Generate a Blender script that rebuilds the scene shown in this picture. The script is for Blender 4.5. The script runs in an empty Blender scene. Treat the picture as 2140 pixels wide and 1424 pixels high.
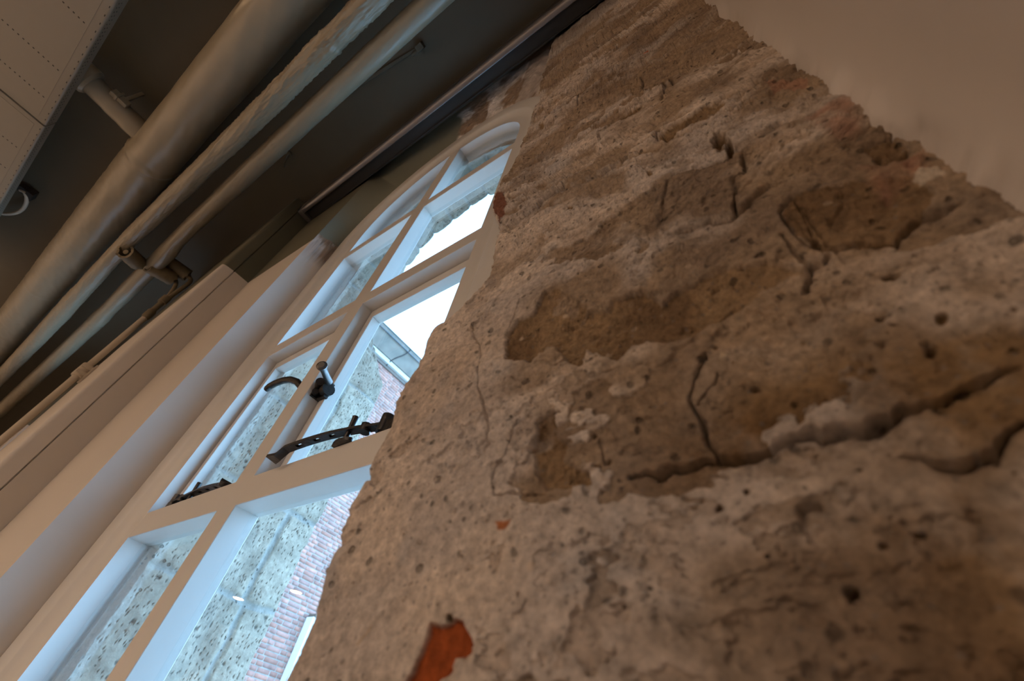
# Old stone pier, arched window and piped ceiling seen steeply from below.
# All dimensions are in modules of U metres, the camera stands at height H.
import bpy, bmesh, math, random
import numpy as np
from mathutils import Vector, Matrix
U = 0.32
H = 1.02
random.seed(4)
rng = np.random.default_rng(7)
SC = bpy.context.scene
COL = SC.collection
def WP(p): return Vector((p[0]*U, p[1]*U, p[2]*U + H))
SKY = 7.6
LAMP_W = 92.0
NEAR_FILL = [(-6.0, -6.0, 85.0)]
CRACKS=[(0.0035,0.01,[(-0.6835,1.2072),(-0.7166,1.1381),(-0.7729,1.0695),(-0.7456,1.0001),(-0.7041,0.9435),(-0.6877,0.8833),(-0.688,0.8345),(-0.6619,0.7563),(-0.6269,0.6824),(-0.6053,0.614),(-0.5913,0.5649),(-0.6026,0.5256)]),(0.003,0.008,[(-0.5853,1.1114),(-0.592,1.033),(-0.605,0.9556)]),(0.003,0.01,[(-0.5114,0.6033),(-0.5268,0.547),(-0.5335,0.5136),(-0.5529,0.503),(-0.5489,0.4592),(-0.5378,0.4176),(-0.5009,0.4156),(-0.4542,0.4169),(-0.4337,0.415)]),(0.004,0.018,[(-0.0994,0.646),(-0.124,0.598),(-0.1421,0.5413),(-0.1349,0.5079),(-0.1305,0.4726),(-0.1239,0.4391),(-0.1205,0.4164)]),(0.003,0.01,[(-0.0877,0.5828),(-0.108,0.5476),(-0.1285,0.5278)]),(0.003,0.01,[(-0.3138,0.5017),(-0.312,0.4698),(-0.3065,0.4514)]),(0.0045,0.018,[(-0.262,0.414),(-0.2351,0.4197),(-0.2148,0.4134),(-0.1907,0.4225),(-0.1594,0.4151),(-0.1392,0.421),(-0.1205,0.4164),(-0.0892,0.4053),(-0.0699,0.4071),(-0.0493,0.4093),(-0.0272,0.4165)]),(0.009,0.035,[(-0.0272,0.4165),(0.0139,0.4213),(0.0204,0.4098),(0.0389,0.4141),(0.0533,0.417),(0.0672,0.4105),(0.089,0.418),(0.1047,0.4185),(0.1187,0.4305)]),(0.004,0.014,[(0.1187,0.4305),(0.1336,0.4302),(0.1593,0.4323),(0.1839,0.4399),(0.2066,0.4451),(0.229,0.4505),(0.2463,0.4492)]),(0.004,0.015,[(0.2074,0.3739),(0.1885,0.365),(0.1735,0.3518),(0.1572,0.3428),(0.1381,0.3417),(0.12,0.3469),(0.1056,0.3572),(0.0927,0.3633)]),(0.0045,0.016,[(0.1601,1.0192),(0.1353,1.0028),(0.1238,0.9751),(0.1237,0.9322),(0.1256,0.8783),(0.1342,0.8347),(0.1473,0.8181),(0.166,0.8076),(0.194,0.8078),(0.2255,0.7987),(0.2446,0.7762),(0.2797,0.8018),(0.3007,0.8156),(0.3335,0.8065),(0.35,0.8095)]),(0.004,0.014,[(0.1556,0.7961),(0.1403,0.7758),(0.1161,0.7756),(0.108,0.7455),(0.089,0.7161),(0.0671,0.7308)]),(0.004,0.012,[(0.1161,0.7756),(0.1101,0.8339),(0.1071,0.9009)]),(0.005,0.022,[(0.1267,1.3408),(0.1066,1.2226),(0.0823,1.2174),(0.064,1.1328),(0.0481,1.0458),(0.0394,1.0339)]),(0.004,0.014,[(-0.1068,1.0873),(-0.0229,1.0737),(0.0334,1.0362),(0.0727,1.062),(0.1319,1.1078),(0.1722,1.1046)]),(0.008,0.022,[(0.307,1.1499),(0.3352,1.1218),(0.3792,1.1143)]),(0.009,0.022,[(0.3265,1.0287),(0.3503,1.0234),(0.3826,1.0445)]),(0.005,0.012,[(0.2481,1.1126),(0.2702,1.1193)]),(0.008,0.022,[(-0.7884,1.7609),(-0.708,1.7457),(-0.642,1.7731),(-0.5836,1.819),(-0.54,1.8368),(-0.4865,1.8652),(-0.4189,1.8074),(-0.3461,1.7937),(-0.2725,1.7896),(-0.2255,1.7943),(-0.1757,1.8298)]),(0.005,0.014,[(-0.4874,1.8782),(-0.4889,1.9909),(-0.4681,2.0415),(-0.4336,2.0489)]),(0.01,0.028,[(-0.0617,1.9322),(-0.076,1.8114),(-0.0475,1.775),(-0.0045,1.7902),(0.0456,1.7925),(0.1388,1.7319)]),(0.008,0.022,[(-0.1558,2.7398),(-0.0983,2.744),(-0.0618,2.8015),(-0.0713,2.6055),(-0.0951,2.5949),(-0.1562,2.6223)]),(0.007,0.018,[(0.0277,2.4448),(0.0113,2.2985),(-0.0143,2.2038)]),(0.006,0.018,[(0.0523,2.4285),(0.0562,2.2926)]),(0.006,0.012,[(-0.0758,1.4012),(-0.1006,1.3337),(-0.126,1.1607)]),(0.006,0.014,[(-0.3208,2.3057),(-0.3015,2.1376)]),(0.006,0.012,[(-0.4436,3.1827),(-0.4501,2.9796)]),(0.004,0.012,[(-0.4291,0.7484),(-0.4035,0.7615),(-0.3608,0.7582)]),(0.003,0.008,[(-0.3266,0.6601),(-0.3052,0.6627),(-0.271,0.6653)]),(0.01,0.015,[(-0.6619,5.0544),(-0.3503,4.712),(-0.0863,4.5325)]),(0.01,0.015,[(-0.6588,3.1833),(-0.4819,3.2675),(-0.2742,3.264)]),(0.012,0.02,[(0.094,2.7237),(0.2121,2.7056),(0.3081,2.61)]),(0.01,0.02,[(0.3328,2.171),(0.4289,2.0269),(0.4091,1.7159)])]
PATCHES=[(0.024,[(-0.4901,1.0924),(-0.4536,1.078),(-0.3942,0.982),(-0.3504,0.9277),(-0.3553,0.8966),(-0.3785,0.8852),(-0.3431,0.9063),(-0.2925,0.8774),(-0.2763,0.9084),(-0.1978,0.8995),(-0.1606,0.8273),(-0.1288,0.854),(-0.0279,0.8672),(0.0595,0.8339),(0.108,0.7662),(0.0989,0.711),(0.0367,0.7448),(-0.0671,0.711),(-0.1093,0.6915),(-0.1583,0.6918),(-0.2347,0.7173),(-0.2679,0.6882),(-0.3011,0.7165),(-0.3522,0.7663),(-0.3608,0.7171),(-0.4058,0.756),(-0.4458,0.8335),(-0.4692,0.822),(-0.5011,0.7849),(-0.5567,0.8165),(-0.5941,0.8405),(-0.6054,0.9389),(-0.5792,0.9971),(-0.5281,0.9962)]),(0.02,[(-0.4699,0.5788),(-0.4463,0.5992),(-0.4163,0.6007),(-0.4144,0.5474),(-0.3999,0.5187),(-0.3813,0.5085),(-0.3969,0.4761),(-0.3699,0.4562),(-0.3358,0.436),(-0.3317,0.4111),(-0.3717,0.4116),(-0.4278,0.4182),(-0.4443,0.4424),(-0.4584,0.4859),(-0.4717,0.5129),(-0.4584,0.5443)]),(0.003,[(-0.1899,0.4772),(-0.146,0.4991),(-0.1256,0.436),(-0.1214,0.4192),(-0.1883,0.4232),(-0.1976,0.4456)]),(0.012,[(0.1601,1.0192),(0.1238,0.9751),(0.1256,0.8783),(0.1473,0.8181),(0.194,0.8078),(0.2446,0.7762),(0.3007,0.8156),(0.3428,0.8507),(0.3399,0.9417),(0.2819,0.9937),(0.2216,1.0194)]),(0.022,[(-0.2862,2.3031),(-0.2745,2.3486),(-0.1969,2.3632),(-0.0943,2.3045),(-0.1043,2.2326),(-0.207,2.276)]),(0.018,[(-0.0751,1.8098),(-0.0005,1.8487),(0.0421,1.8242),(0.1093,1.8605),(0.1679,1.7828),(0.1388,1.7319),(0.0456,1.7925),(-0.0045,1.7902),(-0.0475,1.775)]),(0.004,[(-0.4682,2.0446),(-0.2881,2.0539),(-0.1626,1.9137),(-0.2093,1.7965),(-0.421,1.8052),(-0.4828,1.8807)]),(0.003,[(-0.5972,2.8717),(-0.3745,3.1423),(-0.0463,3.3008),(-0.18,3.1431),(-0.3996,2.7798)]),(0.003,[(-0.3932,1.6371),(-0.281,1.7717),(-0.1968,1.659),(-0.2226,1.5025),(-0.3319,1.5684)]),(0.006,[(0.0644,0.3475),(0.0843,0.3497),(0.076,0.329),(0.0833,0.3037),(0.0646,0.301),(0.0406,0.3234)]),(0.003,[(-0.1932,0.3833),(-0.1562,0.3838),(-0.1701,0.3401),(-0.1838,0.3423)]),(0.002,[(-0.9761,6.023),(-0.302,5.3125),(0.06,4.837),(-0.0572,4.2854),(-0.5224,4.2397),(-0.7664,3.8957)]),(0.003,[(0.455,2.8922),(0.4253,2.2604),(0.4156,1.9795),(0.3328,2.171),(0.3233,2.6885)]),(0.02,[(0.3796,1.1153),(0.383,1.0453),(0.3638,1.0085),(0.3262,1.0237),(0.3202,1.0744),(0.3195,1.1205)]),(0.003,[(0.2031,0.3812),(0.21,0.379),(0.1805,0.322),(0.1695,0.3302),(0.1737,0.3505)])]
TINTS=[((0.33,0.075,0.018),0.012,[(-0.6408,0.2064),(-0.6237,0.2044),(-0.6113,0.1991),(-0.5953,0.2),(-0.5795,0.2073),(-0.5608,0.2039),(-0.5523,0.1907),(-0.5298,0.1694),(-0.5444,0.1532),(-0.5587,0.1544),(-0.5661,0.1395),(-0.5863,0.127),(-0.6019,0.1147),(-0.6754,0.1126),(-0.6603,0.1332),(-0.6495,0.1589),(-0.6425,0.1891)]),((0.38,0.23,0.17),-0.002,[(0.3858,1.3695),(0.3298,1.3691),(0.2958,1.3653),(0.2952,1.252),(0.308,1.1829),(0.346,1.1845),(0.376,1.2498),(0.3853,1.3105)]),((0.36,0.2,0.14),-0.002,[(0.2966,1.0335),(0.2817,0.9167),(0.2845,0.8927),(0.301,0.9091),(0.3286,0.918),(0.3475,0.9457),(0.377,0.9216),(0.3691,0.9569),(0.3876,1.0124),(0.3549,0.9926),(0.3269,1.0068)]),((0.37,0.22,0.15),0,[(0.2988,1.8018),(0.3707,1.5954),(0.3396,1.5302),(0.2896,1.6768)]),((0.45,0.17,0.07),0,[(-0.5237,0.3656),(-0.4892,0.3688),(-0.4967,0.3501),(-0.5183,0.3494)]),((0.45,0.12,0.04),0,[(-0.0162,3.2478),(0.0168,3.2434),(0.0161,3.2006),(-0.0099,3.2124)]),((0.22,0.1,0.065),-0.004,[(-0.9688,2.313),(-0.8708,2.2311),(-0.794,1.9801),(-0.8058,1.8223),(-0.8915,2.0301)]),((0.62,0.54,0.44),-0.002,[(0.3391,0.931),(0.3588,0.9518),(0.3798,0.9342),(0.3766,0.9038),(0.3508,0.8999),(0.3356,0.8972)]),((0.66,0.54,0.42),0,[(-0.4,2.6717),(-0.3695,2.6052),(-0.3574,2.5572),(-0.3829,2.5546)]),((0.62,0.5,0.36),0,[(-0.0756,0.6419),(-0.0662,0.6335),(-0.0654,0.6204),(-0.0753,0.6212)]),((0.62,0.5,0.38),0,[(-0.8224,0.1771),(-0.7923,0.2079),(-0.7906,0.1976),(-0.8131,0.1732)])]
PITS=[(-0.0112,0.2157,131.58,-65.79,0.0,-119.05,0.03),(0.2056,0.6823,70.13,-28.05,-40.32,-67.2,0.03),(-0.0368,0.528,111.48,-33.44,-62.11,-124.22,0.02),(0.1816,0.5042,138.89,-79.37,-42.74,-85.47,0.025),(0.1605,0.6004,121.46,-53.98,-65.79,-109.65,0.018),(0.1672,0.5705,204.55,-90.91,-113.64,-227.27,0.015),(0.007,0.4793,219.78,-54.95,-54.95,-164.84,0.012),(0.2177,0.5598,142.86,-71.43,-41.67,-83.33,0.014),(-0.0906,0.3515,271.32,-38.76,-33.22,-199.34,0.012),(-0.132,0.3373,198.86,-56.82,-28.41,-170.45,0.012),(0.0447,0.3519,315.32,-90.09,-90.09,-450.45,0.012),(0.0516,0.291,500.0,-200.0,0.0,-400.0,0.01),(0.0708,0.2713,174.83,-69.93,-64.94,-259.74,0.012),(0.0337,0.2627,189.39,-75.76,-64.94,-259.74,0.012),(-0.0857,0.2631,375.0,-125.0,-62.5,-312.5,0.015),(0.1754,0.326,462.96,-277.78,-111.11,-333.33,0.012),(0.0545,0.6083,289.86,-86.96,-108.7,-217.39,0.01),(0.1466,0.8387,142.71,-50.97,-45.87,-55.05,0.02),(-0.0797,0.6572,185.19,-46.3,-61.73,-123.46,0.012),(0.2837,0.5392,333.33,-166.67,-100.0,-200.0,0.012),(-0.3258,0.5106,166.67,0.0,-41.67,-138.89,0.012),(0.0951,1.5201,42.5,-8.75,-16.36,-10.0,0.05),(0.1088,1.4341,95.44,-18.47,-21.89,-13.68,0.05),(0.0214,0.4127,131.58,-56.39,-26.32,-131.58,0.02),(0.0963,0.4165,141.13,-60.48,-53.76,-215.05,0.02),(-0.5945,0.2107,103.7,29.63,-11.11,-122.22,0.02),(-0.2991,0.4496,142.86,0.0,-28.57,-142.86,0.012),(-0.3216,0.4461,166.67,0.0,-50.0,-250.0,0.01),(-0.4326,1.5891,79.73,3.8,-65.49,-62.64,0.01),(-0.1258,1.5349,100.27,-8.13,-65.04,-48.78,0.015),(-1.527,4.4548,34.05,8.03,-24.22,-13.84,0.01),(-0.7249,3.0991,45.45,5.17,-30.3,-17.0,0.01),(0.1689,0.3424,277.78,-166.67,-69.44,-208.33,0.015),(-0.0086,0.2146,250.0,-50.0,0.0,-250.0,0.01)]
HOLLOW=[(-0.0339,0.3259),(-0.0198,0.3267),(-0.0056,0.321),(0.0052,0.3029),(0.0012,0.284),(-0.0142,0.2734),(-0.0311,0.2774),(-0.0362,0.2982)]
SIL = [(-1.018, 0.115), (-1.01, 0.192), (-1.004, 0.228), (-1.01, 0.247), (-1.004, 0.359), (-0.985, 0.385), (-1.007, 0.405), (-1.008, 0.479), (-0.982, 0.549), (-1.005, 0.609), (-0.995, 0.725), (-1.002, 0.828), (-0.992, 0.971), (-0.986, 1.1), (-0.979, 1.156), (-0.864, 1.235), (-0.783, 1.396), (-0.781, 1.479), (-0.795, 1.703), (-0.821, 1.869), (-0.906, 2.099), (-0.925, 2.234), (-0.933, 2.464), (-0.908, 2.647), (-0.872, 2.753), (-0.871, 3.056), (-0.847, 3.339), (-0.854, 3.615), (-0.837, 4.009), (-0.92, 4.651), (-0.949, 5.441)]
# ------------------------------------------------------------------ helpers
def arr_mesh(name, V, F, mat=None, smooth=False, cols=None, matidx=None):
    """V (n,3) in modules, F (m,4) or list of polygons"""
    V = np.asarray(V, dtype=np.float64)*U
    V[:, 2] += H
    me = bpy.data.meshes.new(name)
    if isinstance(F, np.ndarray):
        m, k = F.shape
        me.vertices.add(len(V)); me.vertices.foreach_set('co', V.astype(np.float32).ravel())
        me.loops.add(m*k); me.loops.foreach_set('vertex_index', F.astype(np.int32).ravel())
        me.polygons.add(m); me.polygons.foreach_set('loop_start', np.arange(0, m*k, k, dtype=np.int32))
        me.update(calc_edges=True)
    else:
        me.from_pydata([tuple(v) for v in V], [], [tuple(f) for f in F]); me.update()
    me.validate()
    if smooth: me.polygons.foreach_set('use_smooth', np.ones(len(me.polygons), dtype=bool))
    if matidx is not None: me.polygons.foreach_set('material_index', np.asarray(matidx, dtype=np.int32))
    if cols is not None:
        a = me.color_attributes.new('tint', 'FLOAT_COLOR', 'POINT')
        c = np.ones((len(V), 4), dtype=np.float32); c[:, :3] = cols
        a.data.foreach_set('color', c.ravel())
    if mat is not None:
        for mm in (mat if isinstance(mat, (list, tuple)) else [mat]): me.materials.append(mm)
    return me

def link(name, me, parent=None, **props):
    o = bpy.data.objects.new(name, me); COL.objects.link(o)
    if parent is not None: o.parent = parent
    for k, v in props.items(): o[k] = v
    return o
def empty(name, p, **props):
    o = bpy.data.objects.new(name, None); COL.objects.link(o); o.empty_display_size = .05
    for k, v in props.items(): o[k] = v
    return o
def struct(name, me): return link(name, me, kind='structure')

class MB:
    """collects simple solids in module coordinates, builds one mesh"""
    def __init__(s): s.V = []; s.F = []; s.M = []
    def add(s, V, F, m=0):
        o = len(s.V); s.V += [tuple(v) for v in V]; s.F += [tuple(i+o for i in f) for f in F]; s.M += [m]*len(F)
    def box(s, a, b, m=0):
        x0, y0, z0 = a; x1, y1, z1 = b
        V = [(x0,y0,z0),(x1,y0,z0),(x1,y1,z0),(x0,y1,z0),(x0,y0,z1),(x1,y0,z1),(x1,y1,z1),(x0,y1,z1)]
        s.add(V, [(0,3,2,1),(4,5,6,7),(0,1,5,4),(1,2,6,5),(2,3,7,6),(3,0,4,7)], m)
    def prism(s, pts, axis, a, b, m=0):
        """closed polygon pts (2D) extruded along axis from a to b"""
        def mk(p, t):
            return {0: (t, p[0], p[1]), 1: (p[0], t, p[1]), 2: (p[0], p[1], t)}[axis]
        n = len(pts); V = [mk(p, a) for p in pts]+[mk(p, b) for p in pts]
        F = [tuple(range(n))[::-1], tuple(range(n, 2*n))]+[(i, (i+1) % n, n+(i+1) % n, n+i) for i in range(n)]
        s.add(V, F, m)
    def tube(s, path, rad, seg=16, m=0, cap=True, hollow=0):
        P = [Vector(p) for p in path]; n = len(P)
        if not hasattr(rad, '__len__'): rad = [rad]*n
        T = [(P[min(i+1, n-1)]-P[max(i-1, 0)]).normalized() for i in range(n)]
        up = Vector((0, 0, 1)) if abs(T[0].z) < .9 else Vector((1, 0, 0))
        N = (up-T[0]*up.dot(T[0])).normalized(); V = []
        for i in range(n):
            N = (N-T[i]*N.dot(T[i])).normalized(); B = T[i].cross(N)
            for k in range(seg):
                a = 2*math.pi*k/seg; V.append(P[i]+(N*math.cos(a)+B*math.sin(a))*rad[i])
        F = [(i*seg+k, i*seg+(k+1) % seg, (i+1)*seg+(k+1) % seg, (i+1)*seg+k) for i in range(n-1) for k in range(seg)]
        if cap: F += [tuple(range(seg))[::-1], tuple(range((n-1)*seg, n*seg))]
        s.add(V, F, m)
    def build(s, name, mat, parent=None, smooth=False, bevel=0, autos=True, **props):
        me = arr_mesh(name, s.V, s.F, mat, smooth=smooth, matidx=s.M)
        bm = bmesh.new(); bm.from_mesh(me); bmesh.ops.recalc_face_normals(bm, faces=bm.faces); bm.to_mesh(me); bm.free()
        o = link(name, me, parent, **props)
        if bevel:
            b = o.modifiers.new('bevel', 'BEVEL'); b.width = bevel*U; b.segments = 2; b.limit_method = 'ANGLE'
            me.polygons.foreach_set('use_smooth', np.ones(len(me.polygons), dtype=bool))
            b.harden_normals = True
        elif smooth:
            e = o.modifiers.new('edges', 'EDGE_SPLIT'); e.split_angle = math.radians(40)
        return o

# ------------------------------------------------------------------ noise
def _h(ix, iy, seed):
    n = (ix.astype(np.int64)*374761393 + iy.astype(np.int64)*668265263 + seed*1274126177) & 0xffffffff
    n = ((n ^ (n >> 13))*1274126177) & 0xffffffff
    n = n ^ (n >> 16)
    return (n & 0xffff)/65535.0
def vn(x, y, seed=0):
    ix = np.floor(x); iy = np.floor(y); fx = x-ix; fy = y-iy
    fx = fx*fx*fx*(fx*(fx*6-15)+10); fy = fy*fy*fy*(fy*(fy*6-15)+10)
    ix = ix.astype(np.int64); iy = iy.astype(np.int64)
    a = _h(ix, iy, seed); b = _h(ix+1, iy, seed); c = _h(ix, iy+1, seed); d = _h(ix+1, iy+1, seed)
    return (a+(b-a)*fx)*(1-fy)+(c+(d-c)*fx)*fy
def fbm(x, y, f, octs=3, seed=0, gain=.5):
    s = 0; a = 1; t = 0
    for i in range(octs):
        s = s+a*(vn(x*f+i*17.3, y*f-i*9.1, seed+i)-.5); t += a*.5; a *= gain; f *= 2.03
    return s/t
def worley(x, y, f, seed=0, prob=1.0):
    """distance to nearest random point, in cells"""
    X = x*f; Y = y*f; ix = np.floor(X).astype(np.int64); iy = np.floor(Y).astype(np.int64)
    d = np.full(X.shape, 9.0); r = np.zeros(X.shape)
    for dx in (-1, 0, 1):
        for dy in (-1, 0, 1):
            cx = ix+dx; cy = iy+dy
            px = cx+_h(cx, cy, seed+11); py = cy+_h(cx, cy, seed+23); on = _h(cx, cy, seed+37) < prob
            q = np.hypot(X-px, Y-py); q = np.where(on, q, 9.0); k = q < d
            r = np.where(k, _h(cx, cy, seed+51), r); d = np.where(k, q, d)
    return d, r
def sstep(a, b, x):
    t = np.clip((x-a)/(b-a), 0, 1); return t*t*(3-2*t)
def seg_dist(x, y, pts, closed=False):
    d = np.full(x.shape, 1e9)
    L = list(pts)+([pts[0]] if closed else [])
    for (ax, ay), (bx, by) in zip(L[:-1], L[1:]):
        vx, vy = bx-ax, by-ay; l = vx*vx+vy*vy+1e-12
        t = np.clip(((x-ax)*vx+(y-ay)*vy)/l, 0, 1)
        d = np.minimum(d, np.hypot(x-ax-t*vx, y-ay-t*vy))
    return d
def inside(x, y, pts):
    c = np.zeros(x.shape, dtype=bool); n = len(pts)
    for i in range(n):
        ax, ay = pts[i]; bx, by = pts[(i+1) % n]
        if ay == by: continue
        k = ((ay > y) != (by > y)) & (x < (bx-ax)*(y-ay)/(by-ay)+ax)
        c ^= k
    return c
def sdist(x, y, pts):
    d = seg_dist(x, y, pts, True); return np.where(inside(x, y, pts), -d, d)

# ------------------------------------------------------------------ materials
def nmat(name):
    m = bpy.data.materials.new(name); m.use_nodes = True
    nt = m.node_tree; nt.nodes.clear()
    out = nt.nodes.new('ShaderNodeOutputMaterial'); b = nt.nodes.new('ShaderNodeBsdfPrincipled')
    nt.links.new(b.outputs[0], out.inputs[0])
    return m, nt, b
def node(nt, typ, **kw):
    n = nt.nodes.new(typ)
    for k, v in kw.items():
        if k.startswith('i_'):
            n.inputs[k[2:].replace('_', ' ')].default_value = v
        else: setattr(n, k, v)
    return n
def paint(name, col, rough=.45, bump=.15, scale=30, var=.06, metal=0, spec=.5, coat=0, detail=4, tex=None):
    m, nt, b = nmat(name); L = nt.links.new
    g = node(nt, 'ShaderNodeNewGeometry')
    n = node(nt, 'ShaderNodeTexNoise'); n.inputs['Scale'].default_value = scale; n.inputs['Detail'].default_value = detail
    L(g.outputs['Position'], n.inputs['Vector'])
    mx = node(nt, 'ShaderNodeMix', data_type='RGBA')
    mx.inputs['A'].default_value = (*[c*(1-var) for c in col], 1); mx.inputs['B'].default_value = (*[min(1, c*(1+var)) for c in col], 1)
    L(n.outputs['Fac'], mx.inputs['Factor']); L(mx.outputs['Result'], b.inputs['Base Color'])
    b.inputs['Roughness'].default_value = rough; b.inputs['Metallic'].default_value = metal
    b.inputs['Specular IOR Level'].default_value = spec; b.inputs['Coat Weight'].default_value = coat
    if bump:
        bp = node(nt, 'ShaderNodeBump'); bp.inputs['Strength'].default_value = bump; bp.inputs['Distance'].default_value = .004
        L(n.outputs['Fac'], bp.inputs['Height']); L(bp.outputs[0], b.inputs['Normal'])
    return m
def wall_paint(name, lower, upper, zsplit):
    """two colours of wall paint that meet at a level line"""
    m, nt, b = nmat(name); L = nt.links.new
    g = node(nt, 'ShaderNodeNewGeometry'); sp = node(nt, 'ShaderNodeSeparateXYZ'); L(g.outputs['Position'], sp.inputs[0])
    c = node(nt, 'ShaderNodeMath', operation='GREATER_THAN'); c.inputs[1].default_value = zsplit*U+H; L(sp.outputs['Z'], c.inputs[0])
    mx = node(nt, 'ShaderNodeMix', data_type='RGBA'); mx.inputs['A'].default_value = (*lower, 1); mx.inputs['B'].default_value = (*upper, 1)
    L(c.outputs[0], mx.inputs['Factor']); L(mx.outputs['Result'], b.inputs['Base Color'])
    n = node(nt, 'ShaderNodeTexNoise'); n.inputs['Scale'].default_value = 9; n.inputs['Detail'].default_value = 5; L(g.outputs['Position'], n.inputs['Vector'])
    bp = node(nt, 'ShaderNodeBump'); bp.inputs['Strength'].default_value = .12; bp.inputs['Distance'].default_value = .01
    L(n.outputs['Fac'], bp.inputs['Height']); L(bp.outputs[0], b.inputs['Normal'])
    b.inputs['Roughness'].default_value = .55
    return m
def rock(name, rough=.95, fine=140, pit=70, pitdark=.45, pitamt=.16, bump=.6, var=.25):
    """mineral surface tinted by the vertex colours of its mesh"""
    m, nt, b = nmat(name); L = nt.links.new
    g = node(nt, 'ShaderNodeNewGeometry'); at = node(nt, 'ShaderNodeAttribute', attribute_name='tint')
    n = node(nt, 'ShaderNodeTexNoise'); n.inputs['Scale'].default_value = fine; n.inputs['Detail'].default_value = 8; n.inputs['Roughness'].default_value = .75
    L(g.outputs['Position'], n.inputs['Vector'])
    v = node(nt, 'ShaderNodeTexVoronoi', feature='F1'); v.inputs['Scale'].default_value = pit; v.inputs['Randomness'].default_value = 1
    nz = node(nt, 'ShaderNodeTexNoise'); nz.inputs['Scale'].default_value = pit*.5
    L(g.outputs['Position'], nz.inputs['Vector'])
    ad = node(nt, 'ShaderNodeVectorMath', operation='MULTIPLY_ADD'); ad.inputs[1].default_value = (.6/pit,)*3
    L(nz.outputs['Color'], ad.inputs[0]); L(g.outputs['Position'], ad.inputs[2]); L(ad.outputs[0], v.inputs['Vector'])
    sc = node(nt, 'ShaderNodeSeparateColor'); L(v.outputs['Color'], sc.inputs[0])
    rd = node(nt, 'ShaderNodeMath', operation='MULTIPLY_ADD'); rd.inputs[1].default_value = -pitamt*3.6; rd.inputs[2].default_value = pitamt*2.2; L(sc.outputs[0], rd.inputs[0])
    ds = node(nt, 'ShaderNodeMath', operation='ADD'); L(v.outputs['Distance'], ds.inputs[0]); L(rd.outputs[0], ds.inputs[1])
    r = node(nt, 'ShaderNodeMapRange'); r.inputs['From Min'].default_value = -.02; r.inputs['From Max'].default_value = .09
    L(ds.outputs[0], r.inputs['Value'])
    r2 = node(nt, 'ShaderNodeMapRange'); r2.inputs['From Min'].default_value = .3; r2.inputs['From Max'].default_value = .7
    r2.inputs['To Min'].default_value = 1-var; r2.inputs['To Max'].default_value = 1+var; L(n.outputs['Fac'], r2.inputs['Value'])
    r3 = node(nt, 'ShaderNodeMapRange'); r3.inputs['To Min'].default_value = pitdark; r3.inputs['To Max'].default_value = 1; L(r.outputs[0], r3.inputs['Value'])
    mu = node(nt, 'ShaderNodeMath', operation='MULTIPLY'); L(r2.outputs[0], mu.inputs[0]); L(r3.outputs[0], mu.inputs[1])
    vm = node(nt, 'ShaderNodeVectorMath', operation='SCALE'); L(at.outputs['Color'], vm.inputs[0]); L(mu.outputs[0], vm.inputs['Scale'])
    L(vm.outputs[0], b.inputs['Base Color'])
    hm = node(nt, 'ShaderNodeMath', operation='ADD'); L(n.outputs['Fac'], hm.inputs[0]); L(r.outputs[0], hm.inputs[1])
    bp = node(nt, 'ShaderNodeBump'); bp.inputs['Strength'].default_value = bump; bp.inputs['Distance'].default_value = .0025
    L(hm.outputs[0], bp.inputs['Height']); L(bp.outputs[0], b.inputs['Normal'])
    b.inputs['Roughness'].default_value = rough; b.inputs['Specular IOR Level'].default_value = .2
    return m
def emit(name, col, s):
    m = bpy.data.materials.new(name); m.use_nodes = True; nt = m.node_tree; nt.nodes.clear()
    o = nt.nodes.new('ShaderNodeOutputMaterial'); e = nt.nodes.new('ShaderNodeEmission')
    e.inputs[0].default_value = (*col, 1); e.inputs[1].default_value = s; nt.links.new(e.outputs[0], o.inputs[0]); return m
def glass(name):
    m = bpy.data.materials.new(name); m.use_nodes = True; nt = m.node_tree; nt.nodes.clear()
    o = nt.nodes.new('ShaderNodeOutputMaterial'); t = nt.nodes.new('ShaderNodeBsdfTransparent'); t.inputs[0].default_value = (.94, .97, .98, 1)
    g = nt.nodes.new('ShaderNodeBsdfGlossy'); g.inputs['Roughness'].default_value = .01
    ge = nt.nodes.new('ShaderNodeNewGeometry'); dt = nt.nodes.new('ShaderNodeVectorMath'); dt.operation = 'DOT_PRODUCT'
    L = nt.links.new; L(ge.outputs['Incoming'], dt.inputs[0]); L(ge.outputs['Normal'], dt.inputs[1])
    def mth(op, x, y=None):
        q = nt.nodes.new('ShaderNodeMath'); q.operation = op
        for i, v in enumerate((x, y)):
            if v is None: continue
            if isinstance(v, (int, float)): q.inputs[i].default_value = v
            else: L(v, q.inputs[i])
        return q.outputs[0]
    f = mth('ADD', mth('MULTIPLY', mth('POWER', mth('SUBTRACT', 1.0, mth('ABSOLUTE', dt.outputs['Value'])), 5.0), .96), .04)
    mx = nt.nodes.new('ShaderNodeMixShader')
    L(f, mx.inputs[0]); L(t.outputs[0], mx.inputs[1]); L(g.outputs[0], mx.inputs[2]); L(mx.outputs[0], o.inputs[0])
    return m

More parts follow.
